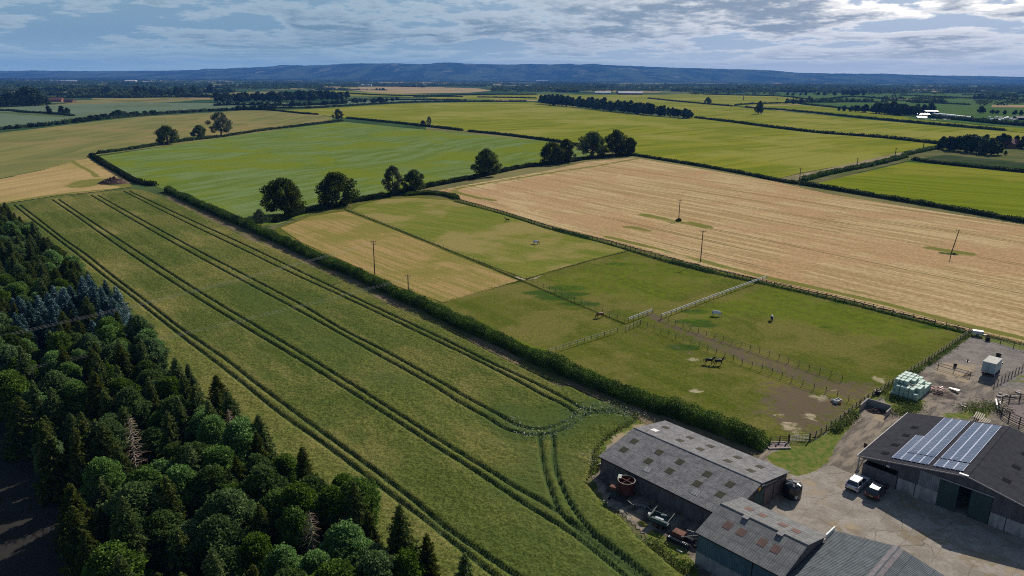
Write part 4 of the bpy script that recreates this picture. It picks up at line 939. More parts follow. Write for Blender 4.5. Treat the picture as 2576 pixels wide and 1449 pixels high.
far_mass('far_woodland', [
 (-300, 560, 203, 212, 330, 14), (-300, 420, 213, 222, 110, 13), (0, 560, 226, 232, 70, 12), (560, 860, 214, 226, 130, 13), (560, 900, 201, 212, 190, 14), (-200, 120, 236, 246, 30, 14),
 (880, 1240, 213, 217, 130, 15), (900, 1300, 205, 211, 120, 13), (1240, 1460, 221, 231, 110, 15), (1340, 1700, 217, 222, 170, 17), (1450, 1680, 226, 230, 60, 12), (1700, 1960, 223, 232, 130, 14),
 (1700, 2200, 214, 220, 200, 17), (1960, 2300, 224, 232, 60, 11), (2200, 2800, 227, 237, 100, 9), (2100, 2800, 219, 226, 130, 12), (2250, 2800, 212, 217, 200, 20), (1740, 1850, 233, 238, 24, 12), (2450, 2750, 250, 266, 40, 10), (1860, 2300, 236, 239, 30, 9)], 
 'dark far-off woods and hedgerow trees on the plain below the blue hills', 77, L_far)
gh = np.random.default_rng(31)
def slivers():
    k = 0
    for (x0, x1, y0, y1, n) in ((-100, 880, 206, 226, 20), (-100, 560, 228, 246, 9), (880, 1500, 205, 216, 7), (1240, 2000, 206, 232, 12), (1950, 2650, 206, 228, 12), (2250, 2650, 236, 272, 7)):
        for j in range(n):
            x = x0+(x1-x0)*gh.random(); y = y0+(y1-y0)*gh.random(); wd = 40+120*gh.random(); ht = 1.4+(y-200)*.07*gh.random()+.6; sl = (gh.random()-.5)*.03
            k += 1; sheet('far_field', [(x-wd/2, y-sl*wd/2), (x+wd/2, y+sl*wd/2), (x+wd*.42, y+ht+sl*wd/2), (x-wd*.55, y+ht-sl*wd/2)], (M_tanfar, M_pale, M_midgreen, M_yellow, M_tanfar, M_bluegreen)[gh.integers(6)], .21+.004*k)
slivers()
def far_lines():
    g = gh; Vs = []; Fs = []; b = 0
    for (x0, x1, y0, y1, n) in ((-200, 900, 203, 228, 80), (-200, 560, 228, 246, 24), (880, 1500, 203, 219, 30), (1400, 2700, 203, 233, 120), (1960, 2750, 233, 262, 26)):
        for q in range(n):
            x = x0+(x1-x0)*g.random(); y = y0+(y1-y0)*g.random(); L = 40+160*g.random(); sl = (g.random()-.5)*.10; ht = 3+9*g.random()**2
            m = int(L/(1.1+(y-200)*.02))
            for j in range(m):
                if g.random() < .12: continue
                t = j/m-.5; p = G(x+L*t, y+sl*L*t*.5); hh = ht*(.6+.6*g.random()) if g.random() < .85 else ht+5
                mm = 10; d = g.normal(size=(mm, 3)); d /= np.linalg.norm(d, axis=1)[:, None]
                V, F = quads(np.array((p[0], p[1], hh*.5))+d*np.array((hh*.7+2, hh*.7, hh*.45)), hh*.6+.6, g, .4, 1.3); Vs.append(V); Fs.append(F+b); b += len(V)
    tag(mesh_np('far_hedgerows', np.vstack(Vs), np.vstack(Fs), L_far), 'thin dark hedgerows lined with small trees across the far plain', None, None, 'stuff')
far_lines()
far_mass('horizon_woodland', [(-400, 3000, 197.5, 204, 1500, 20)], 'hazy blue belt of woods under the horizon hills', 78, L_far2)
# weeds, long grass and flower heads
def scatter(name, fn_pts, size, mat, label, flat=.3, hmax=.7, asp=1.6):
    P = fn_pts; V, F = quads(P, size, np.random.default_rng(len(P)), flat, asp); return tag(mesh_np(name, V, F, mat), label, None, None, 'stuff')
def along(px, n, w_, z0, z1, seed, z=0.0):
    g = np.random.default_rng(seed); C = smooth_path(gp(px, z), .5); i = g.integers(len(C), size=n)
    return np.column_stack([C[i]+g.normal(size=(n, 2))*w_, z0+(z1-z0)*g.random(n)])
scatter('cow_parsley', np.vstack([along([(1275, 1054), (1325, 1090), (1380, 1090), (1430, 1065), (1470, 1035)], 420, 1.0, .6, 1.0, 1, .6), along([(1465, 1030), (1500, 1022), (1560, 1035), (1600, 1052)], 420, 1.3, .6, 1.0, 2, .6), along([(1480, 1150), (1492, 1175)], 60, .5, .4, .9, 3), along([(1560, 1292), (1580, 1310)], 40, .3, .3, .6, 4)]), .16, L_white, 'white flower heads of cow parsley along the curved tramlines')
scatter('fence_line_weeds', np.vstack([along([(1145, 508), (1259, 538), (1392, 580), (1525, 614), (1717, 669), (1917, 714), (2117, 760), (2284, 803), (2430, 839)], 30000, .45, .0, .35, 5), along([(1395, 577), (1480, 601)], 5000, .6, .0, .8, 6), along([(1690, 661), (1790, 686)], 5000, .6, .0, .8, 61)]), .17, L_hedge, 'strip of long weeds under the dark post and rail fence')
scatter('long_grass', np.vstack([along([(869, 528), (1000, 579), (1160, 643), (1310, 706)], 9000, .3, 0, .22, 7), along([(1325, 703), (1400, 680), (1500, 652), (1582, 631)], 3000, .25, 0, .22, 8), along([(1115, 762), (1200, 735), (1310, 707)], 1500, .25, 0, .15, 9), along([(1310, 706), (1450, 765), (1572, 816)], 2500, .25, 0, .15, 10)]), .16, L_weed, 'lines of uncut long grass between the paddocks')
scatter('yard_weeds', np.vstack([along([(2240, 1000), (2300, 1020), (2260, 1040)], 2600, 1.0, 0, .6, 11), along([(2150, 1045), (2120, 1070), (2100, 1085)], 2500, .5, 0, .9, 12), along([(2440, 842), (2336, 918), (2290, 944), (2220, 990)], 3500, .35, 0, .6, 13), along([(1600, 1048), (1540, 1085), (1500, 1120), (1492, 1170), (1485, 1190)], 3500, .6, 0, .45, 14), along([(2440, 1035), (2500, 1022)], 1500, 1.2, 0, .5, 15), along([(1640, 1370), (1690, 1420), (1735, 1430)], 1800, .7, 0, .5, 16), along([(2480, 845), (2650, 885)], 1500, .5, 0, .5, 17)]), .15, L_weed, 'patches of green weeds round the edges of the yard')
for o in protos:                                  # the patterns themselves are removed once copied
    for ch in list(o.children): bpy.data.objects.remove(ch)
    bpy.data.objects.remove(o)

# ------------------------------------------------------------------ barns
A_ = R_(-46.7); E1 = np.array((math.cos(A_), math.sin(A_))); E2 = np.array((-math.sin(A_), math.cos(A_)))
O1 = np.array((13.4, 94.1)); O2 = np.array((22.6, 73.6)); O3 = np.array((39.7, 74.5)); O4 = np.array((51.9, 94.3))
def W4(x, y): p = O4+E1*x+E2*y; return float(p[0]), float(p[1])
def W1(x, y): p = O1+E1*x+E2*y; return float(p[0]), float(p[1])
def roof_mat(name, c1, c2, c3, pitch_axis, sheet_l=2.4, corr=.28, moss=.5, jd=.75, fine=4.5):
    """corrugated sheet; ribs run across the axis; joints every sheet"""
    m, T = new_mat(name); oc = T.new('ShaderNodeTexCoord').outputs['Object']
    s = T.new('ShaderNodeSeparateXYZ', {0: oc}); a = s.outputs[0 if pitch_axis == 'x' else 1]; b = s.outputs[1 if pitch_axis == 'x' else 0]
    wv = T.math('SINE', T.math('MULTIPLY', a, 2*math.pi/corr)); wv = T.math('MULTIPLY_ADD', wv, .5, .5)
    n = T.noise(oc, .9, 5.0, .7); nf = T.noise(oc, fine, 3.0, .7)
    ja = T.math('ABSOLUTE', T.math('SUBTRACT', T.math('FRACT', T.math('DIVIDE', b, sheet_l)), .5)); ja = T.math('SUBTRACT', 1.0, T.ramp(ja, .0, .03))
    jb = T.math('ABSOLUTE', T.math('SUBTRACT', T.math('FRACT', T.math('DIVIDE', a, 1.05)), .5)); jb = T.math('SUBTRACT', 1.0, T.ramp(jb, .0, .05))
    cell = T.new('ShaderNodeTexWhiteNoise', {'Vector': T.new('ShaderNodeCombineXYZ', {0: T.math('FLOOR', T.math('DIVIDE', T.math('ADD', a, .525), 1.05)), 1: T.math('FLOOR', T.math('ADD', T.math('DIVIDE', b, sheet_l), .5))}).outputs[0]}, noise_dimensions='2D').outputs[0]
    c = T.mix(T.ramp(n, .35, .65), c1, c2)
    c = T.mix(T.math('MULTIPLY', T.ramp(cell, .3, 1.0), .13), c, tuple(min(1, v*1.5) for v in c1))
    c = T.mix(T.math('MULTIPLY', T.ramp(nf, .45, .8), moss), c, c3)
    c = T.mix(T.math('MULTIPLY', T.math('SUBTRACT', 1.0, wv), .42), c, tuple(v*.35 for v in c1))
    c = T.mix(T.math('MULTIPLY', T.math('MAXIMUM', ja, T.math('MULTIPLY', jb, .5)), jd), c, tuple(v*.3 for v in c1))
    finish(T, c, .95, .08, wv, .8, .04); return m
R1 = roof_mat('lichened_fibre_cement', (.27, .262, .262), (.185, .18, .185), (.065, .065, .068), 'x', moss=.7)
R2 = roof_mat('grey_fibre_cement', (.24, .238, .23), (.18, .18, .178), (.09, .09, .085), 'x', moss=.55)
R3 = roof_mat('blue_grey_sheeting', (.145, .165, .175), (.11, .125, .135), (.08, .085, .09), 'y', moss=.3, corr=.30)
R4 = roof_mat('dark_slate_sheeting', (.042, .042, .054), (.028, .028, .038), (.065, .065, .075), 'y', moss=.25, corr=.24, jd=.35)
R3R = simple('weathered_ridge_cap', (.20, .18, .19), .9, .4, 2.0, dirt=(.17, .13, .13))
def wall_mat(name, c1, c2, corr=.0, horiz=False):
    m, T = new_mat(name); oc = T.new('ShaderNodeTexCoord').outputs['Object']; s = T.new('ShaderNodeSeparateXYZ', {0: oc})
    n = T.noise(T.scale(oc, (1, 1, .35)), 1.3, 5.0, .65); c = T.mix(T.ramp(n, .35, .7), c1, c2)
    h = n
    if corr:
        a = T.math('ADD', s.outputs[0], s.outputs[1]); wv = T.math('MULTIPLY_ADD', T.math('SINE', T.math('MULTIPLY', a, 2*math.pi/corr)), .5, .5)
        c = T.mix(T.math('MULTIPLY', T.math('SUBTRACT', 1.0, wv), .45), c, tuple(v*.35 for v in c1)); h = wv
    # splash stains near the bottom
    c = T.mix(T.math('MULTIPLY', T.math('SUBTRACT', 1.0, T.ramp(s.outputs[2], .1, .9)), T.ramp(n, .4, .6, 0, .5)), c, tuple(v*.5 for v in c2))
    finish(T, c, .8, .3, h, .5, .04); return m
Wpink = wall_mat('brown_grey_block_wall', (.16, .14, .145), (.11, .095, .10))
Wconc = wall_mat('pale_concrete_panel', (.36, .34, .33), (.26, .25, .25))
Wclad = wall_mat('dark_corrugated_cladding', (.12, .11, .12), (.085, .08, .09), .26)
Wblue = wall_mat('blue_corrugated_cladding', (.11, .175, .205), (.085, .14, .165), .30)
Wpale = wall_mat('pale_corrugated_sheet', (.24, .25, .26), (.18, .18, .19), .26)
Wdoor = wall_mat('green_sheet_door', (.045, .075, .072), (.035, .06, .06), .30)
Wdoor2 = wall_mat('red_brown_door', (.16, .115, .115), (.12, .085, .085), .35)
Wdark = simple('dark_interior', (.012, .012, .012), .95, .1)
Wmetal = simple('galvanised_steel', (.36, .37, .38), .45, .2, 3.0, metal=.6)
Wgut = simple('grey_gutter', (.30, .29, .28), .6, .2)
SKY1 = roof_mat('mossy_rooflight', (.085, .08, .055), (.065, .062, .04), (.04, .04, .03), 'x', moss=.4, jd=0)
SKY2 = roof_mat('rusty_rooflight', (.20, .125, .105), (.165, .10, .085), (.12, .09, .08), 'x', moss=.4, jd=0)
SKYD = simple('dark_rooflight', (.016, .016, .02), .95, .2, spec=.02)
WHITE = simple('white_paint', (.60, .60, .58), .55, .12, 2.0)
WOODP = simple('pale_weathered_rail', (.48, .42, .32), .85, .3, 2.0)
WOODD = simple('dark_fence_timber', (.085, .065, .048), .9, .3, 2.0)
WOODM = simple('grey_fence_timber', (.21, .175, .13), .9, .3, 2.0)
RUST = simple('rust', (.17, .06, .035), .85, .5, 2.0, dirt=(.07, .03, .02))
BLACKP = simple('black_plastic', (.014, .015, .018), .25, .1, 2.0, spec=.6)
RUBBER = simple('tyre_rubber', (.02, .02, .02), .9, .1)
GLASS = simple('dark_glass', (.012, .015, .02), .06, .0, spec=.9)
REDP = simple('faded_red_paint', (.36, .035, .05), .6, .3, 2.0, dirt=(.12, .03, .03))
CONC = simple('weathered_concrete', (.34, .31, .28), .9, .4, 1.2)
def corr_slab(mb, x0, x1, y0, y1, zf, th=.06, nx=1, ny=1):
    """roof sheet with thickness over the local rectangle, following zf"""
    pts = [(x0, y0), (x1, y0), (x1, y1), (x0, y1)]
    mb.hexa([(x, y, zf(x, y)-th) for x, y in pts]+[(x, y, zf(x, y)) for x, y in pts])
def barn(name, label, O, Lx, Ly, he, hr, axis, roofm, over=.3):
    """axis: which local axis the ridge runs along"""
    root = empty(name, (O[0], O[1], 0), A_, label=label, cat='barn')
    if axis == 'x': zf = lambda x, y: he+(hr-he)*(1-abs(y-Ly/2)/(Ly/2)); 
    else: zf = lambda x, y: he+(hr-he)*(1-abs(x-Lx/2)/(Lx/2))
    rf = MB(); o = over
    if axis == 'x':
        corr_slab(rf, -o, Lx+o, -o, Ly/2, zf); corr_slab(rf, -o, Lx+o, Ly/2+.001, Ly+o, zf)
    else:
        corr_slab(rf, -o, Lx/2, -o, Ly+o, zf); corr_slab(rf, Lx/2+.001, Lx+o, -o, Ly+o, zf)
    roof = rf.build('roof', roofm, root)
    cp = MB()
    if axis == 'x': cp.tube([(-o, Ly/2, hr-.02), (Lx+o, Ly/2, hr-.02)], .11, 8)
    else: cp.tube([(Lx/2, -o, hr-.02), (Lx/2, Ly+o, hr-.02)], .11, 8)
    cp.build('ridge_cap', roofm, roof)
    return root, roof, zf
def gable_wall(mb, axis, c, L, he, hr, z0=0.0, th=.12, zf=None):
    """wall in the plane of local coord c; from 0..L with the gable on top"""
    P = [(0, z0), (L, z0), (L, he-.08), (L/2, hr-.08), (0, he-.08)]
    V = []
    for d in (0, th):
        for a, z in P: V.append((c+d, a, z) if axis == 'x' else (a, c+d, z))
    mb.add(V, [(0, 1, 2, 3, 4), (9, 8, 7, 6, 5)]+[(i, (i+1) % 5, (i+1) % 5+5, i+5) for i in range(5)])
def skylights(root, roof, zf, pts, sx, sy, mat, th=.03, name='rooflight'):
    for x, y in pts:
        mb = MB(); P = [(x-sx/2, y-sy/2), (x+sx/2, y-sy/2), (x+sx/2, y+sy/2), (x-sx/2, y+sy/2)]
        mb.hexa([(a, b, zf(a, b)+.005) for a, b in P]+[(a, b, zf(a, b)+th) for a, b in P]); mb.build(name, mat, roof)
# long shed
b, rf, zf = barn('long_shed', 'long low grey shed with mottled roof full of small dark rooflights', O1, 20.9, 16.4, 3.0, 4.6, 'x', R1)
mb = MB(); mb.box((10.45, .06, 1.46), (20.9, .12, 2.92)); mb.box((10.45, 16.34, 1.46), (20.9, .12, 2.92)); mb.build('side_wall', Wpink, b)
mb = MB(); gable_wall(mb, 'x', 0.0, 16.4, 3.0, 4.6); mb.build('end_wall', Wpink, b)
mb = MB(); gable_wall(mb, 'x', 20.78, 16.4, 3.0, 4.6); mb.build('gable_wall', simple('dark_timber_gable', (.06, .055, .05), .9), b)
for y0, y1, h, mt in ((6.9, 8.3, 3.3, Wdoor), (8.35, 9.7, 3.3, Wdoor), (9.85, 12.1, 2.9, Wdoor2), (12.6, 15.8, 2.6, Wdoor2)):
    mb = MB(); mb.box((20.95, (y0+y1)/2, h/2+.05), (.08, y1-y0, h)); mb.build('door', mt, b)
mb = MB(); mb.bar((21.0, 9.2, 3.75), (21.0, 13.2, 3.0), .12, .12); mb.build('door_rail', Wgut, b)
mb = MB(); mb.box((21.02, 8.05, 3.75), (.04, .55, .5)); mb.build('warning_sign', simple('amber_sign', (.75, .36, .03), .6), b)
mb = MB(); mb.box((21.02, 9.0, 3.9), (.04, .65, .18)); mb.build('name_sign', WHITE, b)
mb = MB(); mb.tube([(-.3, -.38, 2.92), (21.2, -.38, 2.92)], .09, 6); mb.build('gutter', Wdark, b)
for x in (4.1, 8.1, 12.2, 16.2):
    mb = MB(); mb.tube([(x, -.06, 0), (x, -.06, 2.8)], .04, 5); mb.build('downpipe', Wmetal, b)
sk = [(x, y) for x in (1.8, 6.3, 9.95, 14.45, 18.0) for y in (5.58, 3.12, 13.8)] + [(x, 10.98) for x in (6.35, 9.9, 14.5, 18.05)]
skylights(b, rf, zf, sk, 1.05, 1.15, SKY1)
skylights(b, rf, zf, [(1.82, 10.81)], 1.05, 1.15, WHITE, name='white_rooflight')
mb = MB()
for x in (7.3, 15.3): corr_slab(mb, x-.5, x+.5, 1.0, 2.1, lambda a, c: zf(a, c)+.035, .03)
mb.build('patch_sheet', Wpale, rf)
# blue-walled shed
b, rf, zf = barn('blue_shed', 'smaller shed with blue corrugated walls and rusty orange rooflights', O2, 10.7, 10.5, 4.6, 6.0, 'x', R2, .25)
mb = MB(); mb.box((5.35, .06, 3.2), (10.7, .12, 2.64)); mb.box((5.35, 10.44, 3.2), (10.7, .12, 2.64)); mb.build('side_cladding', Wblue, b)
mb = MB(); mb.box((5.35, .03, .94), (10.74, .16, 1.88)); mb.box((5.35, 10.47, .94), (10.74, .16, 1.88)); mb.build('block_base', Wconc, b)
mb = MB(); gable_wall(mb, 'x', 0.0, 10.5, 4.6, 6.0); gable_wall(mb, 'x', 10.58, 10.5, 4.6, 6.0); mb.build('gable_wall', Wclad, b)
skylights(b, rf, zf, [(x, y) for x in (2.3, 4.1, 6.75, 8.4) for y in (2.76, 7.8)], .95, 1.15, SKY2)
for x in (3.4, 7.8):
    mb = MB(); mb.box((x, 4.95, 5.98), (.75, .8, .22)); mb.build('roof_vent', simple('vent_cowl', (.16, .15, .155), .8), rf)
mb = MB(); mb.tube([(-.2, -.3, 4.5), (10.9, -.3, 4.5)], .07, 6); mb.build('gutter', Wdark, b)
mb = MB(); mb.tube([(7.2, -.05, 0), (7.2, -.05, 4.4)], .05, 5); mb.build('downpipe', Wdark, b)
# front shed, bottom of the picture
b, rf, zf = barn('front_shed', 'blue-grey ribbed shed roof with a pinkish weathered ridge, cut off by the bottom edge', O3-E2*24, 13.8, 24.0, 4.0, 5.5, 'y', R3, .3)
mb = MB(); mb.box((.06, 12, 1.95), (.12, 24, 3.9)); mb.box((13.74, 12, 1.95), (.12, 24, 3.9)); gable_wall(mb, 'y', 0, 13.8, 4.0, 5.5); gable_wall(mb, 'y', 23.88, 13.8, 4.0, 5.5); mb.build('wall', Wclad, b)
mb = MB(); corr_slab(mb, 6.3, 6.9, -.3, 24.3, lambda x, y: zf(x, y)+.05, .04); corr_slab(mb, 6.9, 7.5, -.3, 24.3, lambda x, y: zf(x, y)+.05, .04); mb.build('ridge_flashing', R3R, rf)
mb = MB(); mb.box((-.38, 23.2, 4.2), (.16, 2.4, .5)); mb.build('white_fascia', WHITE, b)
# big barn
b, rf, zf = barn('solar_barn', 'large dark-roofed barn carrying two blocks of solar panels', O4, 27.7, 20.6, 3.2, 6.0, 'y', R4, .25)
mb = MB(); mb.box((27.64, 10.3, 1.56), (.12, 20.6, 3.12)); gable_wall(mb, 'y', 20.48, 27.7, 3.2, 6.0); mb.box((.06, 15.5, 1.56), (.12, 10.2, 3.12)); mb.build('wall', Wclad, b)
# front gable, built from separate panels standing round the doorway
def front_piece(mb, x0, x1, z0, zt=None, y=.1, th=.12):
    za = (zf(x0, 0) if zt is None else zt)-(.08 if zt is None else 0); zb = (zf(x1, 0) if zt is None else zt)-(.08 if zt is None else 0)
    mb.hexa([(x0, y, z0), (x1, y, z0), (x1, y+th, z0), (x0, y+th, z0), (x0, y, za), (x1, y, zb), (x1, y+th, zb), (x0, y+th, za)])
mb = MB(); front_piece(mb, 5.45, 8.2, 2.02); front_piece(mb, 8.2, 10.85, 4.35); front_piece(mb, 10.85, 13.85, 4.25); front_piece(mb, 13.85, 17.1, 4.25); front_piece(mb, 17.1, 27.6, 2.02)
front_piece(mb, .1, 5.45, 2.95); mb.build('gable_cladding', Wclad, b)
mb = MB(); front_piece(mb, 8.2, 10.85, 2.02, 4.35, .06); mb.build('pale_sheeting', Wpale, b)
mb = MB(); front_piece(mb, .7, 5.45, 0, 2.15, .0, .18); mb.box((.79, 4.2, 1.07), (.18, 8.3, 2.14)); mb.build('block_bay_wall', Wpink, b)
for x0, x1 in ((5.6, 7.9), (8.0, 10.8), (17.15, 18.9), (19.0, 22.0), (22.1, 25.0), (25.1, 27.6)):
    mb = MB(); front_piece(mb, x0, x1, 0, 2.0, .02, .14); mb.build('concrete_panel', Wconc, b)
mb = MB(); front_piece(mb, 10.8, 13.15, .05, 4.2, .0, .08); mb.build('sliding_door', Wdoor, b)
mb = MB(); front_piece(mb, 14.65, 17.05, .05, 4.2, .0, .08); mb.build('sliding_door', Wdoor, b)
mb = MB(); mb.bar((10.6, -.05, 4.32), (17.3, -.05, 4.32), .12, .16); mb.build('door_track', Wgut, b)
mb = MB(); mb.box((.1, -.05, 1.55), (.16, .16, 3.1)); mb.bar((.1, .05, 2.4), (1.3, .05, 3.2), .12, .12); mb.build('corner_post', Wgut, b)
mb = MB(); mb.bar((-.25, -.3, 3.18), (13.85, -.3, 5.98), .05, .16); mb.bar((13.85, -.3, 5.98), (27.95, -.3, 3.18), .05, .16); mb.build('verge_trim', simple('pale_verge_trim', (.30, .28, .27), .7), b)
mb = MB(); mb.box((13.4, -.15, 6.02), (1.1, .35, .16)); mb.build('floodlight_box', WHITE, b)
mb = MB(); mb.box((4.05, .04, 3.15), (.42, .05, .3)); mb.build('wall_sign', WHITE, b)
mb = MB(); mb.tube([(-.3, -.2, 3.1), (-.3, 20.8, 3.1)], .08, 6); mb.build('gutter', Wgut, b)
skylights(b, rf, zf, [(2.8, 14.44), (2.8, 10.72), (2.76, 6.23), (2.71, 2.56), (17.5, 4), (17.5, 9), (17.5, 14)], 1.0, 1.1, SKYD)
# solar arrays on the left slope
m_pv, T = new_mat('photovoltaic_glass'); oc = T.new('ShaderNodeTexCoord').outputs['Object']
n = T.noise(oc, .15, 2.0); c = T.mix(n, (.11, .145, .215), (.18, .215, .28)); finish(T, c, .9, .0)
PVF = simple('aluminium_frame', (.60, .63, .78), .6, .1, 2.0, metal=.0, spec=.05)
def solar(label, blocks):
    root = empty('solar_array', (O4[0], O4[1], 0), A_, label=label, cat='solar panels', group='solar arrays on the barn roof')
    for x0, x1, y0, y1, nc, nr_ in blocks:
        dx, dy = (x1-x0)/nc, (y1-y0)/nr_
        for i in range(nc):
            for j in range(nr_):
                a0, a1, b0, b1 = x0+dx*i, x0+dx*(i+1), y0+dy*j, y0+dy*(j+1); mb = MB()
                zz = lambda a, h: zf(a, 0)+h
                fr, fl = .03, .075
                P = [(a0+.01, b0+.008), (a1-.01, b0+.008), (a1-.01, b1-.008), (a0+.01, b1-.008)]
                mb.mat(1).hexa([(a, c, zz(a, .10)) for a, c in P]+[(a, c, zz(a, .14)) for a, c in P])
                Q = [(a0+fl, b0+fr), (a1-fl, b0+fr), (a1-fl, b1-fr), (a0+fl, b1-fr)]
                mb.mat(0).hexa([(a, c, zz(a, .135)) for a, c in Q]+[(a, c, zz(a, .145)) for a, c in Q])
                mb.build('panel', [m_pv, PVF], root)
        mb = MB()
        for q in range(max(2, nc*2)):
            xx = x0+(x1-x0)*(q+.5)/max(2, nc*2); mb.bar((xx, y0-.15, zf(xx, 0)+.06), (xx, y1+.12, zf(xx, 0)+.06), .04, .05)
        mb.build('mounting_rail', PVF, root)
solar('larger block of pale blue solar panels, with a lower column at its left', [(5.2, 8.8, 4.15, 20.4, 3, 16), (4.0, 5.15, 4.9, 11.2, 1, 6), (4.0, 5.15, 1.2, 4.85, 1, 4), (5.2, 8.8, 1.1, 3.85, 3, 3)])
solar('right-hand block of pale blue solar panels beside the barn ridge', [(9.4, 13.0, 4.15, 20.2, 3, 16), (9.4, 13.0, 1.0, 3.75, 3, 3)])

# ------------------------------------------------------------------ fences
def fence(name, label, path, h, sp, rails, pm, rm, ps=.10, px=True, group='fences round the paddocks', rw=.05, rh=.09, closed=False, postname='post'):
    C = smooth_path(gp(path) if px else np.array(path, float), .5); seg = np.linalg.norm(np.diff(C, axis=0), axis=1); cum = np.concatenate([[0], np.cumsum(seg)]); L = cum[-1]
    n = min(99, max(2, int(round(L/sp)))); s = np.linspace(0, L, n+1); P = np.stack([np.interp(s, cum, C[:, 0]), np.interp(s, cum, C[:, 1])], 1)
    root = empty(name, (P[0][0], P[0][1], 0), 0, label=label, cat='fence', group=group); O = P[0]
    g = np.random.default_rng(int(L*7)); pr = None
    for i, p in enumerate(P):
        if closed and i == len(P)-1: continue
        if pr is None:
            mb = MB(); mb.box((0, 0, h/2), (ps, ps, h+.0)); pr = mb.build(postname, pm, root); o = pr
        else: o = pr.copy(); COL.objects.link(o); o.parent = root
        o.location = (p[0]-O[0], p[1]-O[1], 0); o.rotation_euler = (g.normal()*.03, g.normal()*.03, math.atan2(*(P[min(i+1, n)]-P[max(i-1, 0)])[::-1])); o.scale[2] = .94+.1*g.random()
    for z in rails:
        mb = MB()
        for a, b_ in zip(P[:-1], P[1:]): mb.bar((a[0]-O[0], a[1]-O[1], z+g.normal()*.012), (b_[0]-O[0], b_[1]-O[1], z+g.normal()*.012), rw, rh)
        mb.build('rail', rm, root)
    return root
fence('post_and_rail_fence', 'long dark post and rail fence between the paddocks and the tan barley', [(1145, 506), (1259, 536), (1392, 578), (1525, 612), (1650, 650), (1717, 668), (1917, 713), (2117, 758), (2284, 800), (2438, 838)], 1.35, 2.5, (.45, .85, 1.22), WOODD, WOODD, .15, rh=.10)
fence('wire_fence', 'thin wire fence between the two cut hay paddocks', [(870, 527), (1000, 578), (1160, 642), (1310, 704)], 1.25, 3.4, (.6, 1.2), WOODM, WOODM, .07, rw=.025, rh=.03)
fence('wire_fence', 'thin tape fence behind the brown grazing horse', [(1325, 706), (1450, 760), (1572, 813)], 1.3, 3.0, (.65, 1.25), WOODD, WOODM, .08, rw=.03, rh=.04)
fence('white_rail_fence', 'long bright white two-rail fence crossing the green paddocks', [(1663, 803), (1800, 751), (1927, 704)], 1.35, 2.2, (.85, 1.25), WOODM, WHITE, .09, rh=.15, rw=.10)
fence('white_rail_fence', 'short bright white two-rail fence left of the gap in the paddocks', [(1581, 812), (1641, 789)], 1.35, 2.0, (.85, 1.25), WOODM, WHITE, .09, rh=.15, rw=.10)
fence('pale_rail_fence', 'short unpainted rail fence at the end of the paddock track', [(1574, 836), (1611, 817)], 1.35, 1.6, (.75, 1.25), WOODM, WOODP, .09)
fence('pale_rail_fence', 'pale unpainted rail fence running from the hedge to the paddock gap', [(1380, 893), (1460, 867), (1553, 838)], 1.35, 2.1, (.75, 1.25), WOODM, WOODP, .09)
fence('wire_fence', 'lower post and tape fence along the muddy paddock track', [(1611, 818), (1717, 860), (1794, 888), (1862, 914), (1935, 939), (2012, 968), (2096, 995), (2157, 1018), (2180, 1010)], 1.3, 2.3, (.75, 1.25), WOODD, WOODM, .08, rw=.04, rh=.05)
fence('wire_fence', 'upper post and tape fence along the muddy paddock track', [(1663, 805), (1717, 824), (1800, 853), (1880, 879), (1950, 902), (2024, 927), (2118, 958)], 1.3, 2.3, (.75, 1.25), WOODD, WOODM, .08, rw=.04, rh=.05)
fence('post_and_rail_fence', 'post and rail fence between the horse paddock and the yard', [(2441, 838), (2332, 912), (2291, 937), (2237, 972), (2174, 1012), (2104, 1066), (2071, 1089), (2037, 1109)], 1.3, 1.8, (.45, .8, 1.18), WOODD, WOODM, .11)
fence('post_and_rail_fence', 'short dark rail fence beside the end of the long hedge', [(1937, 1116), (1983, 1114)], 1.3, 1.6, (.45, .8, 1.18), WOODD, WOODD, .12)
fence('post_and_rail_fence', 'dark rail fence along the top of the gravel yard', [(2450, 845), (2510, 862), (2576, 882), (2700, 916)], 1.3, 3.0, (.6, 1.18), WOODD, WOODM, .12)
fence('post_and_rail_fence', 'rail fence right of the box van', [(2500, 974), (2540, 950), (2576, 929), (2660, 882)], 1.3, 1.7, (.6, 1.18), WOODD, WOODM, .11)
fence('post_and_rail_fence', 'thin dark rail fence inside the gravel yard', [(2336, 912), (2352, 923), (2375, 931), (2400, 938), (2418, 944), (2440, 950)], 1.2, 3.2, (.6, 1.15), WOODD, WOODD, .09)
g_ = G(2527, 1050); pc = (g_[0]+6.5, g_[1])
fence('round_pen_fence', 'circular rail fence of the round pen at the right edge', [(pc[0]+6.5*math.cos(a), pc[1]+6.5*math.sin(a)) for a in np.linspace(0, 2*math.pi, 33)], 1.5, 1.9, (.55, 1.0, 1.45), WOODD, WOODM, .14, px=False, rh=.14, closed=True)
tag(None, None) if False else None
mb = MB(); n = 40
mb.add([(pc[0]+6.2*math.cos(2*math.pi*i/n), pc[1]+6.2*math.sin(2*math.pi*i/n), .16) for i in range(n)], [tuple(range(n))]); tag(mb.build('pen_ground', simple('sanded_pen_surface', (.17, .125, .12), .95, .3, 1.0)), kind='structure')
hw = W4(11.5, 25.0); root = empty('horse_walker', (hw[0], hw[1], 0), A_, label='thin pale metal ring frame standing behind the solar barn', cat='horse walker')
mb = MB(); mb.ring((0, 0, 2.1), 4.4, .05, 40, 5); mb.ring((0, 0, 1.2), 4.4, .03, 40, 4); mb.build('ring_rail', WOODP, root)
for i in range(10):
    mb = MB(); t = i*math.pi/5; mb.tube([(4.4*math.cos(t), 4.4*math.sin(t), 0), (4.4*math.cos(t), 4.4*math.sin(t), 2.1)], .04, 5); mb.build('post', Wmetal, root)
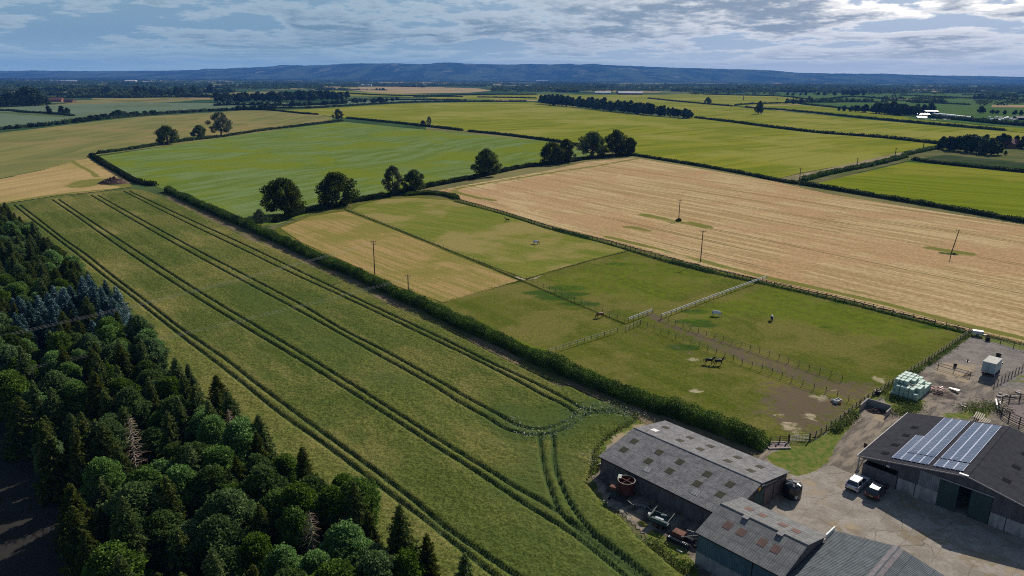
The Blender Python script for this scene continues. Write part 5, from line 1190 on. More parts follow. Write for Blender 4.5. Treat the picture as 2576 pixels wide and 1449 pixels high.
# gate
gx0, gx1 = G(1984, 1113), G(2036, 1110); gl = float(np.linalg.norm(gx1-gx0)); ga = math.atan2(gx1[1]-gx0[1], gx1[0]-gx0[0])
root = empty('field_gate', gx0, ga, label='pale metal field gate between paddock and grass by the hedge end', cat='gate')
mb = MB()
for z in (.2, .45, .7, .95, 1.2): mb.tube([(.1, 0, z), (gl-.1, 0, z)], .03, 5)
mb.build('bars', Wmetal, root); mb = MB()
for k in range(7): mb.tube([(.1+(gl-.2)*k/6, 0, .15), (.1+(gl-.2)*k/6, 0, 1.25)], .028, 5)
mb.build('upright', Wmetal, root)
for x in (0, gl):
    mb = MB(); mb.box((x, 0, .75), (.18, .18, 1.5)); mb.build('gate_post', WOODD, root)

# ------------------------------------------------------------------ power poles
POLE = simple('creosoted_pole', (.06, .045, .035), .9, .3, 2.0)
def pole(x, yb, yt, label, arms=1, lean=0.0, h=None):
    h = h or hgt(x, yb, yt); p = G(x, yb); root = empty('power_pole', p, R_(-20), label=label, cat='power pole', group='wooden power poles')
    s = max(1.0, math.hypot(p[0], p[1])/330)
    mb = MB(); mb.tube([(0, 0, 0), (lean, 0, h)], [.17*s, .12*s], 8); mb.build('pole', POLE, root)
    for k in range(arms):
        mb = MB(); mb.bar((lean-.85, 0, h-.25-k*.75), (lean+.85, 0, h-.25-k*.75), .11*s, .11*s); a = mb.build('crossarm', POLE, root)
        if k == 0:
            for q in (-.8, 0, .8):
                mb = MB(); mb.cyl((lean+q, 0, h-.2 if q else h), .06*s, .26, 6); mb.build('insulator', simple('brown_insulator', (.09, .05, .04), .3) if 'brown_insulator' not in bpy.data.materials else bpy.data.materials['brown_insulator'], a)
    return p, h
pole(943, 692, 606, 'tall power pole with double crossarms behind the long hedge', 2)
pole(1028, 748, 692, 'short power pole growing out of the long hedge')
pole(1707, 557, 503, 'power pole with a bush at its foot in the tan barley')
pole(1762, 660, 580, 'tall power pole standing on the dark fence line')
pole(2392, 640, 578, 'leaning power pole in the right part of the tan barley', 1, 1.1)
pole(2010, 461, 422, 'power pole at the near end of the pale farm track')
pole(2155, 421, 397, 'power pole beside the middle of the pale farm track')
pole(2251, 396, 372, 'power pole farther up the pale farm track')
pole(2322, 375, 355, 'farthest power pole on the pale farm track, near the copse')
pole(1870, 252, 240, 'tiny far power pole in the pale yellow field')
tag(hedge([(1703, 556), (1711, 558)], 1.6, 1.8, 200, .3, 'dark bush round the foot of the power pole in the barley', L_hedge2, None, name='bush', cat='bush'), None)
tag(hedge([(2396, 640), (2403, 641)], .9, 1.6, 150, .3, 'low scrub round the foot of the leaning pole', L_hedge2, None, name='bush', cat='bush'), None)
tag(hedge([(1025, 747), (1032, 750)], 3.4, 2.0, 200, .3, 'dark bush climbing the short power pole on the hedge', L_hedge2, None, name='bush', cat='bush'), None)
tag(hedge([(2293, 878), (2299, 880)], 1.7, 1.3, 200, .28, 'small bush on the dark fence beside the barley', L_hedge2, None, name='bush', cat='bush'), None) if False else None
M_wire = simple('aluminium_wire', (.3, .3, .3), .5, .0)
def wires(a, b, sag, group, lab):
    a = np.array(a); b = np.array(b); d = (b-a)[:2]; d /= np.linalg.norm(d); nrm = np.array((-d[1], d[0]))
    for q, w_ in ((-.8, 'near'), (0, 'middle'), (.8, 'far')):
        pts = [(a[0]+(b[0]-a[0])*t+nrm[0]*q, a[1]+(b[1]-a[1])*t+nrm[1]*q, a[2]+(b[2]-a[2])*t-4*sag*t*(1-t)) for t in np.linspace(0, 1, 25)]
        mb = MB(); mb.tube(pts, .010, 3, False); tag(mb.build('overhead_wire', M_wire), '%s wire of the three %s' % (w_, lab), 'wire', group)
p = G(943, 692); e = G(40, 830, 9.2); e = e+(e-np.array((p[0], p[1], 10.0)))*.25
wires((p[0], p[1], 10.0), (e[0], e[1], 9.2), 1.2, 'wires from the tall pole', 'running from the tall double-armed pole over the wood')
p = G(1028, 748); e = G(217, 903, 6.0); e = e+(e-np.array((p[0], p[1], 5.6)))*.35
wires((p[0], p[1], 5.3), (e[0], e[1], 8.0), .8, 'wires from the short pole', 'running from the short hedge pole over the wheat')

# ------------------------------------------------------------------ horses
def skin_mesh(name, verts, edges, rad, mat, parent):
    me = bpy.data.meshes.new(name); me.from_pydata(verts, edges, []); o = bpy.data.objects.new(name, me); COL.objects.link(o)
    md = o.modifiers.new('s', 'SKIN'); sv = me.skin_vertices[0].data
    for i, r_ in enumerate(rad): sv[i].radius = (r_ if isinstance(r_, tuple) else (r_, r_))
    sv[0].use_root = True
    o.modifiers.new('u', 'SUBSURF').levels = 2
    dg = bpy.context.evaluated_depsgraph_get(); me2 = bpy.data.meshes.new_from_object(o.evaluated_get(dg)); o.modifiers.clear(); o.data = me2; me2.materials.clear(); me2.materials.append(mat)
    for p_ in me2.polygons: p_.use_smooth = True
    o.parent = parent; return o
def horse(x, y, rz, coat, hair, graze, label, rug=None, s=1.0):
    p = G(x, y); root = empty('horse', p, rz, label=label, cat='horse', group='horses in the paddocks'); root.scale = (s, s, s)
    V = [(-.55, 0, 1.22), (-.1, 0, 1.16), (.35, 0, 1.16), (.62, 0, 1.22), (-.85, 0, 1.2)]; Rd = [(.30, .27), (.32, .30), (.31, .28), (.25, .2), (.22, .2)]; E_ = [(0, 1), (1, 2), (2, 3), (0, 4)]
    def chain(start, pts):
        k = start
        for q, r_ in pts: V.append(q); Rd.append(r_); E_.append((k, len(V)-1)); k = len(V)-1
    if graze: chain(3, [((.88, 0, 1.02), .17), ((1.05, 0, .72), .13), ((1.12, 0, .5), .12), ((1.2, 0, .34), (.12, .09)), ((1.3, 0, .12), (.075, .06))])
    else: chain(3, [((.85, 0, 1.42), .18), ((1.02, 0, 1.64), .13), ((1.14, 0, 1.72), .12), ((1.3, 0, 1.6), (.11, .09)), ((1.48, 0, 1.4), (.07, .06))])
    for sd_, st in ((1, .10), (-1, -.06)):
        chain(2, [((.50+st*.4, .17*sd_, .80), .11), ((.52+st, .16*sd_, .45), .058), ((.50+st, .16*sd_, .12), .042), ((.53+st, .16*sd_, .0), .055)])
        chain(0, [((-.68-st*.3, .18*sd_, .86), .15), ((-.60-st, .17*sd_, .66), .09), ((-.80-st, .17*sd_, .46), .062), ((-.76-st, .17*sd_, .12), .045), ((-.72-st, .17*sd_, .0), .058)])
    skin_mesh('body', V, E_, Rd, coat, root)
    mb = MB(); mb.tube([(-1.02, 0, 1.28), (-1.14, 0, 1.05), (-1.15, 0, .75), (-1.1, 0, .42)], [.05, .09, .10, .03], 6); mb.build('tail', hair, root, True)
    nk = [(.60, 0, 1.42), (.95, 0, 1.12), (1.14, 0, .78), (1.2, 0, .55)] if graze else [(.62, 0, 1.44), (.86, 0, 1.62), (1.0, 0, 1.76), (1.12, 0, 1.84)]
    mb = MB(); mb.tube(nk, [.05, .08, .07, .04], 5); mb.build('mane', hair, root, True)
    hd = (1.14, .52) if graze else (1.13, 1.83)
    for q in (-.07, .07):
        mb = MB(); mb.tube([(hd[0], q, hd[1]), (hd[0]-.02+(.1 if graze else 0), q*1.4, hd[1]+(.06 if graze else .15))], [.035, .008], 4); mb.build('ear', coat, root)
    if rug:
        mb = MB(); rows = []
        for xx, rw_, top in ((-1.06, .26, 1.40), (-.6, .36, 1.53), (0, .37, 1.50), (.45, .36, 1.49), (.72, .28, 1.44)):
            rows.append([(xx, rw_*math.cos(t), .98+(top-.98)*max(0, math.sin(t)) - (.22 if t < .01 or t > 3.13 else 0)) for t in np.linspace(0, math.pi, 9)])
        Vv = [q for r_ in rows for q in r_]; mb.add(Vv, [(i*9+j, i*9+j+1, (i+1)*9+j+1, (i+1)*9+j) for i in range(4) for j in range(8)]); mb.build('rug', rug, root, True)
    return root
BLK = simple('black_coat', (.012, .010, .010), .5, .2); BAY = simple('chestnut_coat', (.14, .045, .022), .5, .2); DKB = simple('dark_bay_coat', (.035, .02, .014), .5, .2); GRY = simple('grey_coat', (.55, .53, .50), .6, .2); RUGW = simple('white_horse_rug', (.62, .63, .68), .8, .1)
HPAL = simple('pale_hair', (.5, .47, .42), .8)
horse(1276, 558, R_(165), DKB, BLK, False, 'dark brown horse standing alone near the barley fence', s=.95)
horse(1349, 615, R_(-25), DKB, BLK, True, 'dark-headed grazing horse in a white rug on the cut paddock', RUGW)
horse(1508, 800, R_(205), BAY, BAY, True, 'chestnut horse grazing beside the tape fence')
horse(1803, 796, R_(-20), GRY, BLK, True, 'white horse grazing below the long white fence', RUGW)
horse(1941, 807, R_(-105), BLK, BLK, True, 'black horse with a pale back seen end-on', simple('grey_horse_rug', (.22, .22, .24), .8), .95)
horse(1784, 917, R_(-8), BLK, BLK, False, 'left black horse of the pair standing together')
horse(1808, 919, R_(8), BLK, BLK, False, 'right black horse of the pair standing together')

# ------------------------------------------------------------------ vehicles
def prism(mb, prof, w0, w1=None, zt=None):
    """side profile (x,z) extruded across y; narrower towards the top"""
    n = len(prof); zs = [q[1] for q in prof]; zlo, zhi = min(zs), max(zs); w1 = w1 or w0
    wd = [w0+(w1-w0)*((z-zlo)/(zhi-zlo)) for z in zs]
    V = [(x, -w/2, z) for (x, z), w in zip(prof, wd)]+[(x, w/2, z) for (x, z), w in zip(prof, wd)]
    return mb.add(V, [tuple(range(n)), tuple(range(2*n-1, n-1, -1))]+[(i, i+n, (i+1) % n+n, (i+1) % n) for i in range(n)])
def wheels(root, xs, w, r, rim):
    for x in xs:
        for s in (-1, 1):
            mb = MB(); mb.tube([(x, s*(w/2-.02), r), (x, s*(w/2-.24), r)], r, 16); wh = mb.build('wheel', RUBBER, root)
            mb = MB(); mb.tube([(x, s*(w/2+.0), r), (x, s*(w/2-.05), r)], r*.62, 10); mb.build('rim', rim, wh)
def suv(x, y, paint, label, roofm=None, rz=0.0):
    w = W4(x, y); root = empty('parked_car', (w[0], w[1], .06), A_+R_(90)+rz, label=label, cat='car', group='cars parked by the barn')
    Wd = 1.86; mb = MB(); prism(mb, [(-2.2, .35), (2.15, .30), (2.28, .55), (2.22, .82), (1.95, .98), (1.15, 1.06), (-2.05, 1.08), (-2.26, .95), (-2.28, .5)], Wd, Wd*.94); mb.build('body', paint, root, bevel=.045)
    mb = MB(); prism(mb, [(-2.08, 1.07), (1.1, 1.05), (.25, 1.58), (-1.75, 1.60)], Wd*.92, Wd*.72); mb.build('glasshouse', GLASS, root)
    mb = MB(); mb.hexa([(-1.80, -.68, 1.575), (.28, -.68, 1.56), (.28, .68, 1.56), (-1.80, .68, 1.575), (-1.72, -.60, 1.66), (.18, -.60, 1.65), (.18, .60, 1.65), (-1.72, .60, 1.66)]); mb.build('roof', roofm or paint, root)
    for s in (-1, 1):
        mb = MB(); mb.bar((-2.05, s*.83, 1.08), (-1.72, s*.64, 1.6), .07, .06); mb.bar((1.1, s*.83, 1.06), (.26, s*.64, 1.58), .06, .06); mb.bar((-.55, s*.86, 1.08), (-.62, s*.67, 1.59), .06, .06); mb.build('pillar', paint, root)
        mb = MB(); mb.box((.75, s*1.0, 1.08), (.16, .2, .14)); mb.build('mirror', paint, root)
        mb = MB(); mb.box((2.17, s*.7, .74), (.14, .34, .14)); mb.build('headlight', simple('lamp_glass', (.6, .6, .62), .15) if 'lamp_glass' not in bpy.data.materials else bpy.data.materials['lamp_glass'], root)
        mb = MB(); mb.box((-2.24, s*.74, .9), (.1, .34, .14)); mb.build('tail_light', simple('red_lamp', (.30, .015, .015), .2) if 'red_lamp' not in bpy.data.materials else bpy.data.materials['red_lamp'], root)
        mb = MB(); mb.bar((-1.6, s*.58, 1.70), (.1, s*.58, 1.69), .04, .04); mb.build('roof_rail', Wmetal, root)
    mb = MB(); mb.box((-2.30, 0, .72), (.03, .52, .12)); mb.build('number_plate', simple('yellow_plate', (.65, .5, .08), .5) if 'yellow_plate' not in bpy.data.materials else bpy.data.materials['yellow_plate'], root)
    mb = MB(); mb.box((-2.27, 0, .46), (.14, 1.6, .18)); mb.build('rear_bumper', BLACKP, root)
    wheels(root, (-1.35, 1.4), Wd, .36, Wmetal)
CARW = simple('pearl_white_car_paint', (.58, .58, .58), .25, .05, spec=.6); CARD = simple('dark_purple_car_paint', (.045, .018, .024), .2, .05, spec=.7)
suv(1.45, -3.35, CARW, 'white estate car parked nearest the barn corner post')
suv(4.15, -3.35, CARD, 'dark car with a grey roof parked beside the white one', simple('silver_roof', (.14, .155, .17), .35), R_(2))
w = W4(2.85, 59.3); root = empty('box_van', (w[0], w[1], .06), A_+R_(90), label='white box van parked on the gravel yard', cat='van')
VW = simple('van_box_white', (.52, .51, .46), .8, .2, 1.5, spec=.1); VB = simple('van_box_side', (.34, .42, .44), .5, .2, 1.0)
mb = MB(); mb.box((-.55, 0, 1.95), (4.4, 2.3, 2.15)); mb.build('box_body', VB, root, bevel=.03)
mb = MB(); mb.box((-.55, 0, 3.06), (4.44, 2.34, .06)); mb.build('box_roof', VW, root)
mb = MB(); prism(mb, [(1.68, .5), (3.15, .5), (3.2, 1.15), (2.75, 1.45), (2.3, 2.25), (1.68, 2.3)], 2.0, 1.75); cab = mb.build('cab', VW, root, bevel=.03)
mb = MB(); mb.hexa([(2.78, -.8, 1.46), (2.82, -.8, 1.46), (2.82, .8, 1.46), (2.78, .8, 1.46), (2.33, -.72, 2.2), (2.39, -.72, 2.2), (2.39, .72, 2.2), (2.33, .72, 2.2)]); mb.build('windscreen', GLASS, cab)
for s in (-1, 1):
    mb = MB(); mb.box((2.6, s*1.15, 1.75), (.1, .2, .36)); mb.build('mirror', BLACKP, root)
    mb = MB(); mb.box((-2.76, s*.9, .72), (.05, .3, .14)); mb.build('tail_light', bpy.data.materials['red_lamp'], root)
mb = MB(); mb.box((-.3, 0, .68), (5.0, .9, .3)); mb.box((-2.7, 0, .6), (.14, 2.1, .16)); mb.build('chassis', BLACKP, root)
mb = MB(); mb.box((-2.765, 0, 1.95), (.03, .05, 2.0)); mb.box((-2.765, .4, 1.6), (.04, .04, 1.2)); mb.build('rear_door_seam', BLACKP, root)
wheels(root, (-1.6, 2.35), 2.1, .36, WHITE)

# ------------------------------------------------------------------ wrapped bales
m_b, T = new_mat('pale_green_bale_wrap'); oc = T.new('ShaderNodeTexCoord').outputs['Object']; n = T.noise(oc, 5, 4.0, .6)
c = T.mix(n, (.24, .37, .30), (.38, .50, .42)); finish(T, c, .55, .15, n, .5, .05)
import bmesh
def bale_mesh():
    mb = MB(); mb.box((0, 0, .36), (.72, 1.28, .72)); o = mb.build('wrapped_bale', m_b, None, True, bevel=.09); return o.data, o
bm_, b0 = bale_mesh()
HM = [[1, 3, 3, 3, 3, 2], [4, 4, 4, 3, 3, 3], [4, 4, 4, 4, 3, 3], [4, 4, 4, 4, 3, 2], [4, 4, 4, 3, 3, 2], [3, 3, 3, 3, 2, 2]]
gb = np.random.default_rng(3); first = True
for j in range(6):
    for i in range(6):
        for k in range(HM[j][i]):
            tp = k == HM[j][i]-1; fr_ = j == 0 or HM[j-1][i] <= k; rt = i == 5 or HM[j][i+1] <= k; lf = i == 0
            if not (tp or fr_ or rt or lf): continue
            o = b0 if first else b0.copy()
            if not first: COL.objects.link(o)
            first = False
            wx, wy = W4(-6.85+i*.77+gb.normal()*.03, 34.0+j*1.36+gb.normal()*.05); o.location = (wx, wy, .08+k*.73); o.rotation_euler = (0, 0, A_+gb.normal()*.04); o.scale = (1+gb.normal()*.02,)*3
            lab = 'pale green wrapped bale, %s layer, %s, %s from the left' % (('bottom', 'second', 'third', 'fourth')[k], 'front row' if j == 0 else ordn(j+1)+' row back', ordn(i+1))
            tag(o, lab, 'bale', 'wrapped bales in the yard stack')
# ------------------------------------------------------------------ oil tank, muck pit, troughs, raised bed
p = W4(-3.9, -12.7); root = empty('water_tank', (p[0], p[1], .06), A_, label='big round black plastic tank beside the shed doors', cat='tank')
mb = MB(); mb.tube([(0, 0, 0), (0, 0, .15), (0, 0, 1.85), (0, 0, 2.1), (0, 0, 2.28)], [1.22, 1.28, 1.28, 1.05, .35], 28); mb.build('tank_body', BLACKP, root, True)
TLM = simple('tank_top_plastic', (.10, .12, .14), .25, .1)
for q in range(6):
    mb = MB(); t = q*math.pi/3; mb.bar((.35*math.cos(t), .35*math.sin(t), 2.26), (1.12*math.cos(t), 1.12*math.sin(t), 2.06), .26, .10); mb.build('moulded_rib', TLM, root)
mb = MB(); mb.cyl((.2, .1, 2.2), .32, .2, 16); mb.build('lid', TLM, root)
mb = MB(); mb.box((1.0, -.85, .6), (.25, .25, .5)); mb.build('outlet_box', WHITE, root)
# concrete muck bay
p = W4(-6.2, 22.6); root = empty('muck_bay', (p[0], p[1], .05), A_+R_(2), label='three-sided concrete muck bay against the yard fence', cat='storage bay')
for c_, d_ in (((-2.0, 1.2, .7), (.2, 3.8, 1.4)), ((0, 3.0, .7), (3.8, .2, 1.4)), ((2.0, 1.7, .5), (.2, 2.4, 1.0))):
    mb = MB(); mb.box(c_, d_); mb.build('wall', CONC, root)
def heap(name, loc, rx, ry, h, mat, label, seed, cat='heap', rz=0):
    n = 26; V = []; F = []; g = np.random.default_rng(seed)
    xs = np.linspace(-1, 1, n)
    for a in xs:
        for b_ in xs:
            r_ = math.hypot(a, b_); z = h*max(0, 1-r_)**.8*(.8+.4*g.random())
            V.append((a*rx, b_*ry, z-.05))
    for i in range(n-1):
        for j in range(n-1): F.append((i*n+j, (i+1)*n+j, (i+1)*n+j+1, i*n+j+1))
    mb = MB(); mb.add(V, F); o = mb.build(name, mat); o.location = loc; o.rotation_euler = (0, 0, rz); return tag(o, label, cat)
MUCK = simple('brown_manure', (.12, .06, .045), .95, .5, 1.0, dirt=(.2, .12, .08))
p = G(286, 462); heap('manure_heap', (p[0], p[1], .15), 8.5, 5.5, 3.6, MUCK, 'large brown heap at the corner of the wheat fields', 1)
p = W4(-6.3, 24.2); heap('manure_heap', (p[0], p[1], .08), 1.7, 1.4, .7, simple('dark_muck', (.05, .03, .025), .95), 'low dark heap inside the concrete bay', 2)
p = G(1955, 1123); root = empty('raised_bed', (p[0], p[1], .06), R_(4), label='low timber-edged planting bed at the end of the hedge', cat='garden bed')
mb = MB()
for c_, d_ in (((0, -1.0, .12), (3.6, .1, .24)), ((0, 1.0, .12), (3.6, .1, .24)), ((-1.75, 0, .12), (.1, 1.9, .24)), ((1.75, 0, .12), (.1, 1.9, .24))): mb.box(c_, d_)
mb.build('edging', WOODP, root); mb = MB(); mb.box((0, 0, .08), (3.4, 1.9, .12)); mb.build('soil', simple('pinkish_gravel', (.30, .23, .22), .95, .4, 4.0), root)
for k in range(4):
    mb = MB(); mb.tube([(-1.2+.8*k, .3*(-1)**k, .1), (-1.2+.8*k, .3*(-1)**k, .4)], [.18, .05], 6); mb.build('shrub', L_hedge2, root)
def tub(x, y, r_, h, mat, label, name='bucket'):
    p = G(x, y); root = empty(name, (p[0], p[1], .08), 0, label=label, cat=name.replace('_', ' ')); mb = MB()
    n = 14; V = []; F = []
    for q, z in ((r_*.8, 0), (r_, h), (r_*.88, h), (r_*.7, .06)):
        for i in range(n): V.append((q*math.cos(2*math.pi*i/n), q*math.sin(2*math.pi*i/n), z))
    for k in range(3):
        for i in range(n): F.append((k*n+i, k*n+(i+1) % n, (k+1)*n+(i+1) % n, (k+1)*n+i))
    F.append(tuple(3*n+i for i in range(n))); mb.add(V, F); mb.build('shell', mat, root); mb = MB(); mb.ring((0, 0, h), r_*.94, .03, 14, 4); mb.build('rim', mat, root)
def trough(loc, L, Wd, h, rz, mat, label):
    root = empty('water_trough', loc, rz, label=label, cat='trough'); mb = MB()
    for c_, d_ in (((0, -Wd/2, h/2), (L, .07, h)), ((0, Wd/2, h/2), (L, .07, h)), ((-L/2, 0, h/2), (.07, Wd, h)), ((L/2, 0, h/2), (.07, Wd, h)), ((0, 0, .1), (L, Wd, .05))): mb.box(c_, d_)
    mb.build('basin', mat, root); mb = MB(); mb.box((0, 0, h-.12), (L-.1, Wd-.1, .02)); mb.build('water', GLASS, root)
p = G(2106, 1013); trough((p[0], p[1], .1), 1.5, .7, .55, R_(35), WHITE, 'white bath used as a water trough by the tape fence')
tub(2095, 1010, .35, .35, WHITE, 'round white tub left of the bath trough'); tub(2112, 1017, .3, .25, simple('orange_plastic', (.5, .22, .08), .6), 'small orange bucket in front of the bath trough')
p = W4(-8.9, 31.9); trough((p[0], p[1], .1), 1.0, .7, .7, A_, BLACKP, 'black water trough beside the fence left of the bales')
p = G(2458, 845); root = empty('livestock_trailer', (p[0], p[1], .08), R_(-25), label='small white trailer in the top corner of the gravel yard', cat='trailer')
mb = MB(); mb.box((0, 0, .85), (2.2, 1.2, .8)); mb.build('box', WHITE, root, bevel=.06); mb = MB(); mb.bar((1.1, 0, .45), (2.1, 0, .45), .08, .08); mb.build('drawbar', Wmetal, root); wheels(root, (0,), 1.35, .28, Wmetal)
for x_, y_, lab in ((2484, 858, 'black round feeder near the top fence of the gravel yard'), (2511, 898, 'black round feeder behind the box van'), (2402, 924, 'small dark tub on the inner yard fence')): tub(x_, y_, .55 if x_ > 2450 else .35, .6, BLACKP, lab, 'feeder')
p = G(2434, 910); root = empty('traffic_cone', (p[0], p[1], .08), 0, label='small dark cone standing alone on the gravel', cat='cone'); mb = MB(); mb.tube([(0, 0, .05), (0, 0, .7)], [.18, .03], 10); mb.build('cone', simple('faded_cone', (.16, .08, .06), .7), root); mb = MB(); mb.box((0, 0, .03), (.5, .5, .06)); mb.build('base', BLACKP, root)
p = W4(-.9, 4.9); root = empty('standing_sign', (p[0], p[1], .05), A_, label='small rusty red board beside the left eave of the barn', cat='board'); mb = MB(); mb.box((0, 0, 2.6), (.5, .08, .8)); mb.build('board', RUST, root); mb = MB(); mb.tube([(0, 0, 0), (0, 0, 2.3)], .05, 5); mb.build('leg', RUST, root)
# ------------------------------------------------------------------ machinery and scrap
def frame_machine(name, loc, rz, label, cat, spec, seed=0):
    root = empty(name, loc, rz, label=label, cat=cat)
    for nm, mat, bars in spec:
        mb = MB()
        for b_ in bars:
            if len(b_) == 3: mb.bar(b_[0], b_[1], b_[2], b_[2])
            else: mb.box(b_[0], b_[1], b_[3] if len(b_) > 3 else 0)
        mb.build(nm, mat, root)
    return root
p = W1(6.3, -1.95); root = empty('feed_mixer', (p[0], p[1], .05), A_, label='open rusty drum with a cross brace against the shed wall', cat='farm machine')
DR = simple('dark_rusty_drum', (.10, .025, .02), .6, .4, 1.5); n = 26; V = []; F = []
for q, z in ((1.12, .75), (1.2, 2.6), (1.14, 2.6), (1.06, .85)):
    for i in range(n): V.append((q*math.cos(2*math.pi*i/n), q*math.sin(2*math.pi*i/n), z))
for k in range(3):
    for i in range(n): F.append((k*n+i, k*n+(i+1) % n, (k+1)*n+(i+1) % n, (k+1)*n+i))
F.append(tuple(3*n+i for i in range(n))); mb = MB(); mb.add(V, F); mb.build('drum', DR, root, False)
mb = MB(); mb.ring((0, 0, 2.6), 1.2, .055, 32, 6); mb.build('rim', WOODP, root)
mb = MB(); mb.bar((-1.15, 0, 2.5), (1.15, 0, 2.5), .09, .09); mb.bar((0, -1.15, 2.5), (0, 1.15, 2.5), .06, .06); mb.tube([(0, 0, .9), (0, 0, 2.5)], .09, 6); mb.build('cross_brace', RUST, root)
for t in (.6, 2.2, 3.8, 5.4):
    mb = MB(); mb.tube([(1.0*math.cos(t), 1.0*math.sin(t), 0), (1.0*math.cos(t), 1.0*math.sin(t), .8)], .06, 5); mb.build('leg', RUST, root)
mb = MB(); mb.box((-1.25, .1, 2.55), (.5, 1.0, .12), .5); mb.build('loading_plate', simple('pale_green_metal', (.36, .42, .36), .6), root)
p = W1(5.6, -3.9); frame_machine('grain_auger', (p[0], p[1], .05), A_+.3, 'narrow green and rust machine in front of the rusty drum', 'farm machine', [('frame', simple('dull_green_paint', (.05, .11, .10), .7, .4), [((-.4, 0, 0), (-.3, 0, 1.9), .12), ((.3, 0, 0), (.2, 0, 1.9), .12), ((-.3, .1, .4), (.25, .1, 1.6), .08), ((-.35, -.1, 1.0), (.3, -.1, 1.0), .10)]), ('hopper', RUST, [((0, 0, 1.9), (.9, .7, .4), 0, 0)]), ('wheel', RUBBER, [((-.5, -.3, .25), (.12, .5, .5), 0, 0)])])
p = W1(8.9, -3.1); frame_machine('disc_harrow', (p[0], p[1], .05), A_-.2, 'broken pale implement frame nearest the drum', 'farm machine', [('frame', simple('pale_bare_metal', (.30, .28, .25), .7, .4), [((-1.0, -.7, .8), (.3, -.9, .9), .08), ((-1.0, -.7, .8), (-.1, -.1, .6), .08), ((.3, -.9, .9), (.4, .1, .5), .08), ((-.1, -.1, .6), (.9, .9, .4), .08)]), ('disc_gang', Wmetal, [((.0+.28*k, -.3+.25*k, .35), (.10, .4, .45), 0, .6) for k in range(5)])])
p = W1(11.0, -3.2); frame_machine('scrap_metal', (p[0], p[1], .05), A_, 'tangle of thin metal bars between two old implements', 'scrap', [('bar', simple('dull_steel', (.22, .22, .23), .6, .3), [((-1.2, -.5, .2), (-.1, .1, 1.1), .07), ((-.1, .1, 1.1), (.7, -.2, .9), .07), ((.7, -.2, .9), (1.1, .7, 1.6), .07), ((-.8, .4, .1), (.9, .2, .3), .09), ((.2, -.8, .1), (.4, .9, .8), .06)])])
p = W1(13.7, -4.0); root = empty('open_trailer', (p[0], p[1], .05), A_+.15, label='old open green trailer loaded with pale scrap', cat='trailer')
GT = simple('faded_green_trailer', (.06, .10, .095), .7, .4)
mb = MB(); mb.box((0, 0, .75), (2.6, 1.7, .1)); mb.build('bed', GT, root)
for c_, d_ in (((0, -.85, 1.0), (2.6, .06, .5)), ((0, .85, 1.0), (2.6, .06, .5)), ((-1.3, 0, 1.0), (.06, 1.7, .5))):
    mb = MB(); mb.box(c_, d_); mb.build('side_board', GT, root)
mb = MB(); mb.bar((-1.3, -.85, 1.3), (-1.1, .9, 1.9), .08, .08); mb.bar((1.3, -.85, 1.3), (1.5, .9, 1.9), .08, .08); mb.build('load_bar', WOODP, root)
mb = MB(); mb.bar((-.6, -.4, 1.25), (.6, -.45, 1.3), .35, .05); mb.bar((-.2, .5, 1.2), (.7, .3, 1.6), .12, .12); mb.box((-1.7, .2, .7), (.5, .5, .5), .4); mb.build('scrap_load', simple('pale_scrap', (.42, .46, .46), .6, .3), root)
wheels(root, (-.3, .5), 1.8, .36, RUST)
p = W1(12.0, -5.6); heap('weed_clump', (p[0], p[1], .05), .9, .5, .5, simple('yellow_straw', (.30, .26, .05), .9, .4, 4.0), 'small yellow straw clump beside the old trailer', 4, 'clump', A_)
p = W1(17.6, -4.9); root = empty('tracked_loader', (p[0], p[1], .05), A_+.1, label='dark derelict tracked machine beside the blue shed corner', cat='farm machine')
mb = MB(); mb.box((0, .55, .35), (3.2, .45, .6)); mb.box((0, -.85, .35), (3.2, .45, .6)); mb.build('track', RUBBER, root, bevel=.12)
mb = MB()
for k in range(12): mb.box((-1.3+.24*k, -.95, .68), (.12, .34, .06))
mb.build('track_plates', Wmetal, root)
mb = MB(); mb.box((-.4, .1, .9), (1.6, 1.1, .6)); mb.build('engine_cover', RUST, root, bevel=.05)
mb = MB(); mb.bar((.3, .2, .9), (.6, .2, 1.9), .06, .06); mb.bar((.6, .2, 1.9), (1.3, .6, 1.7), .06, .06); mb.bar((1.3, .6, 1.7), (1.4, -.2, .8), .06, .06); mb.bar((.2, -.6, 1.1), (1.9, .6, 1.5), .08, .08); mb.bar((-1.6, .3, .8), (-1.7, .3, 2.0), .04, .04); mb.build('cab_frame', simple('dull_steel2', (.24, .24, .24), .6, .3), root)
mb = MB(); mb.ring((0, 0, 0), .42, .14, 18, 6); o = mb.build('loose_wheel', RUBBER, root); o.location = (1.9, .2, .55); o.rotation_euler = (.9, .2, 0)
p = W1(18.6, -6.8); frame_machine('white_plank', (p[0], p[1], .05), A_, 'short white plank in the weeds by the tracked machine', 'plank', [('plank', WHITE, [((-.4, 0, .1), (.4, 0, .1), .14)])])
p = W1(-.9, 2.6); frame_machine('scrap_pile', (p[0], p[1], .05), A_+.4, 'scrap pile with a long white beam at the left end of the long shed', 'scrap', [('white_beam', WHITE, [((-.7, -1.4, .7), (.5, 1.2, 1.1), .16)]), ('slats', WHITE, [((-.2+.28*k, 1.0, .6), (.5+.28*k, 1.6, .9), .12) for k in range(4)]), ('dark_bin', simple('navy_plastic', (.015, .02, .045), .5), [((-.3, .4, .45), (1.0, .9, .9), 0, .3)]), ('bars', RUST, [((-1.2, -1.5, .1), (-.2, -.2, .9), .07), ((-1.3, -.4, .1), (.1, -1.3, .4), .08), ((-1.4, -2.2, .2), (-.4, -2.0, .5), .07)])])
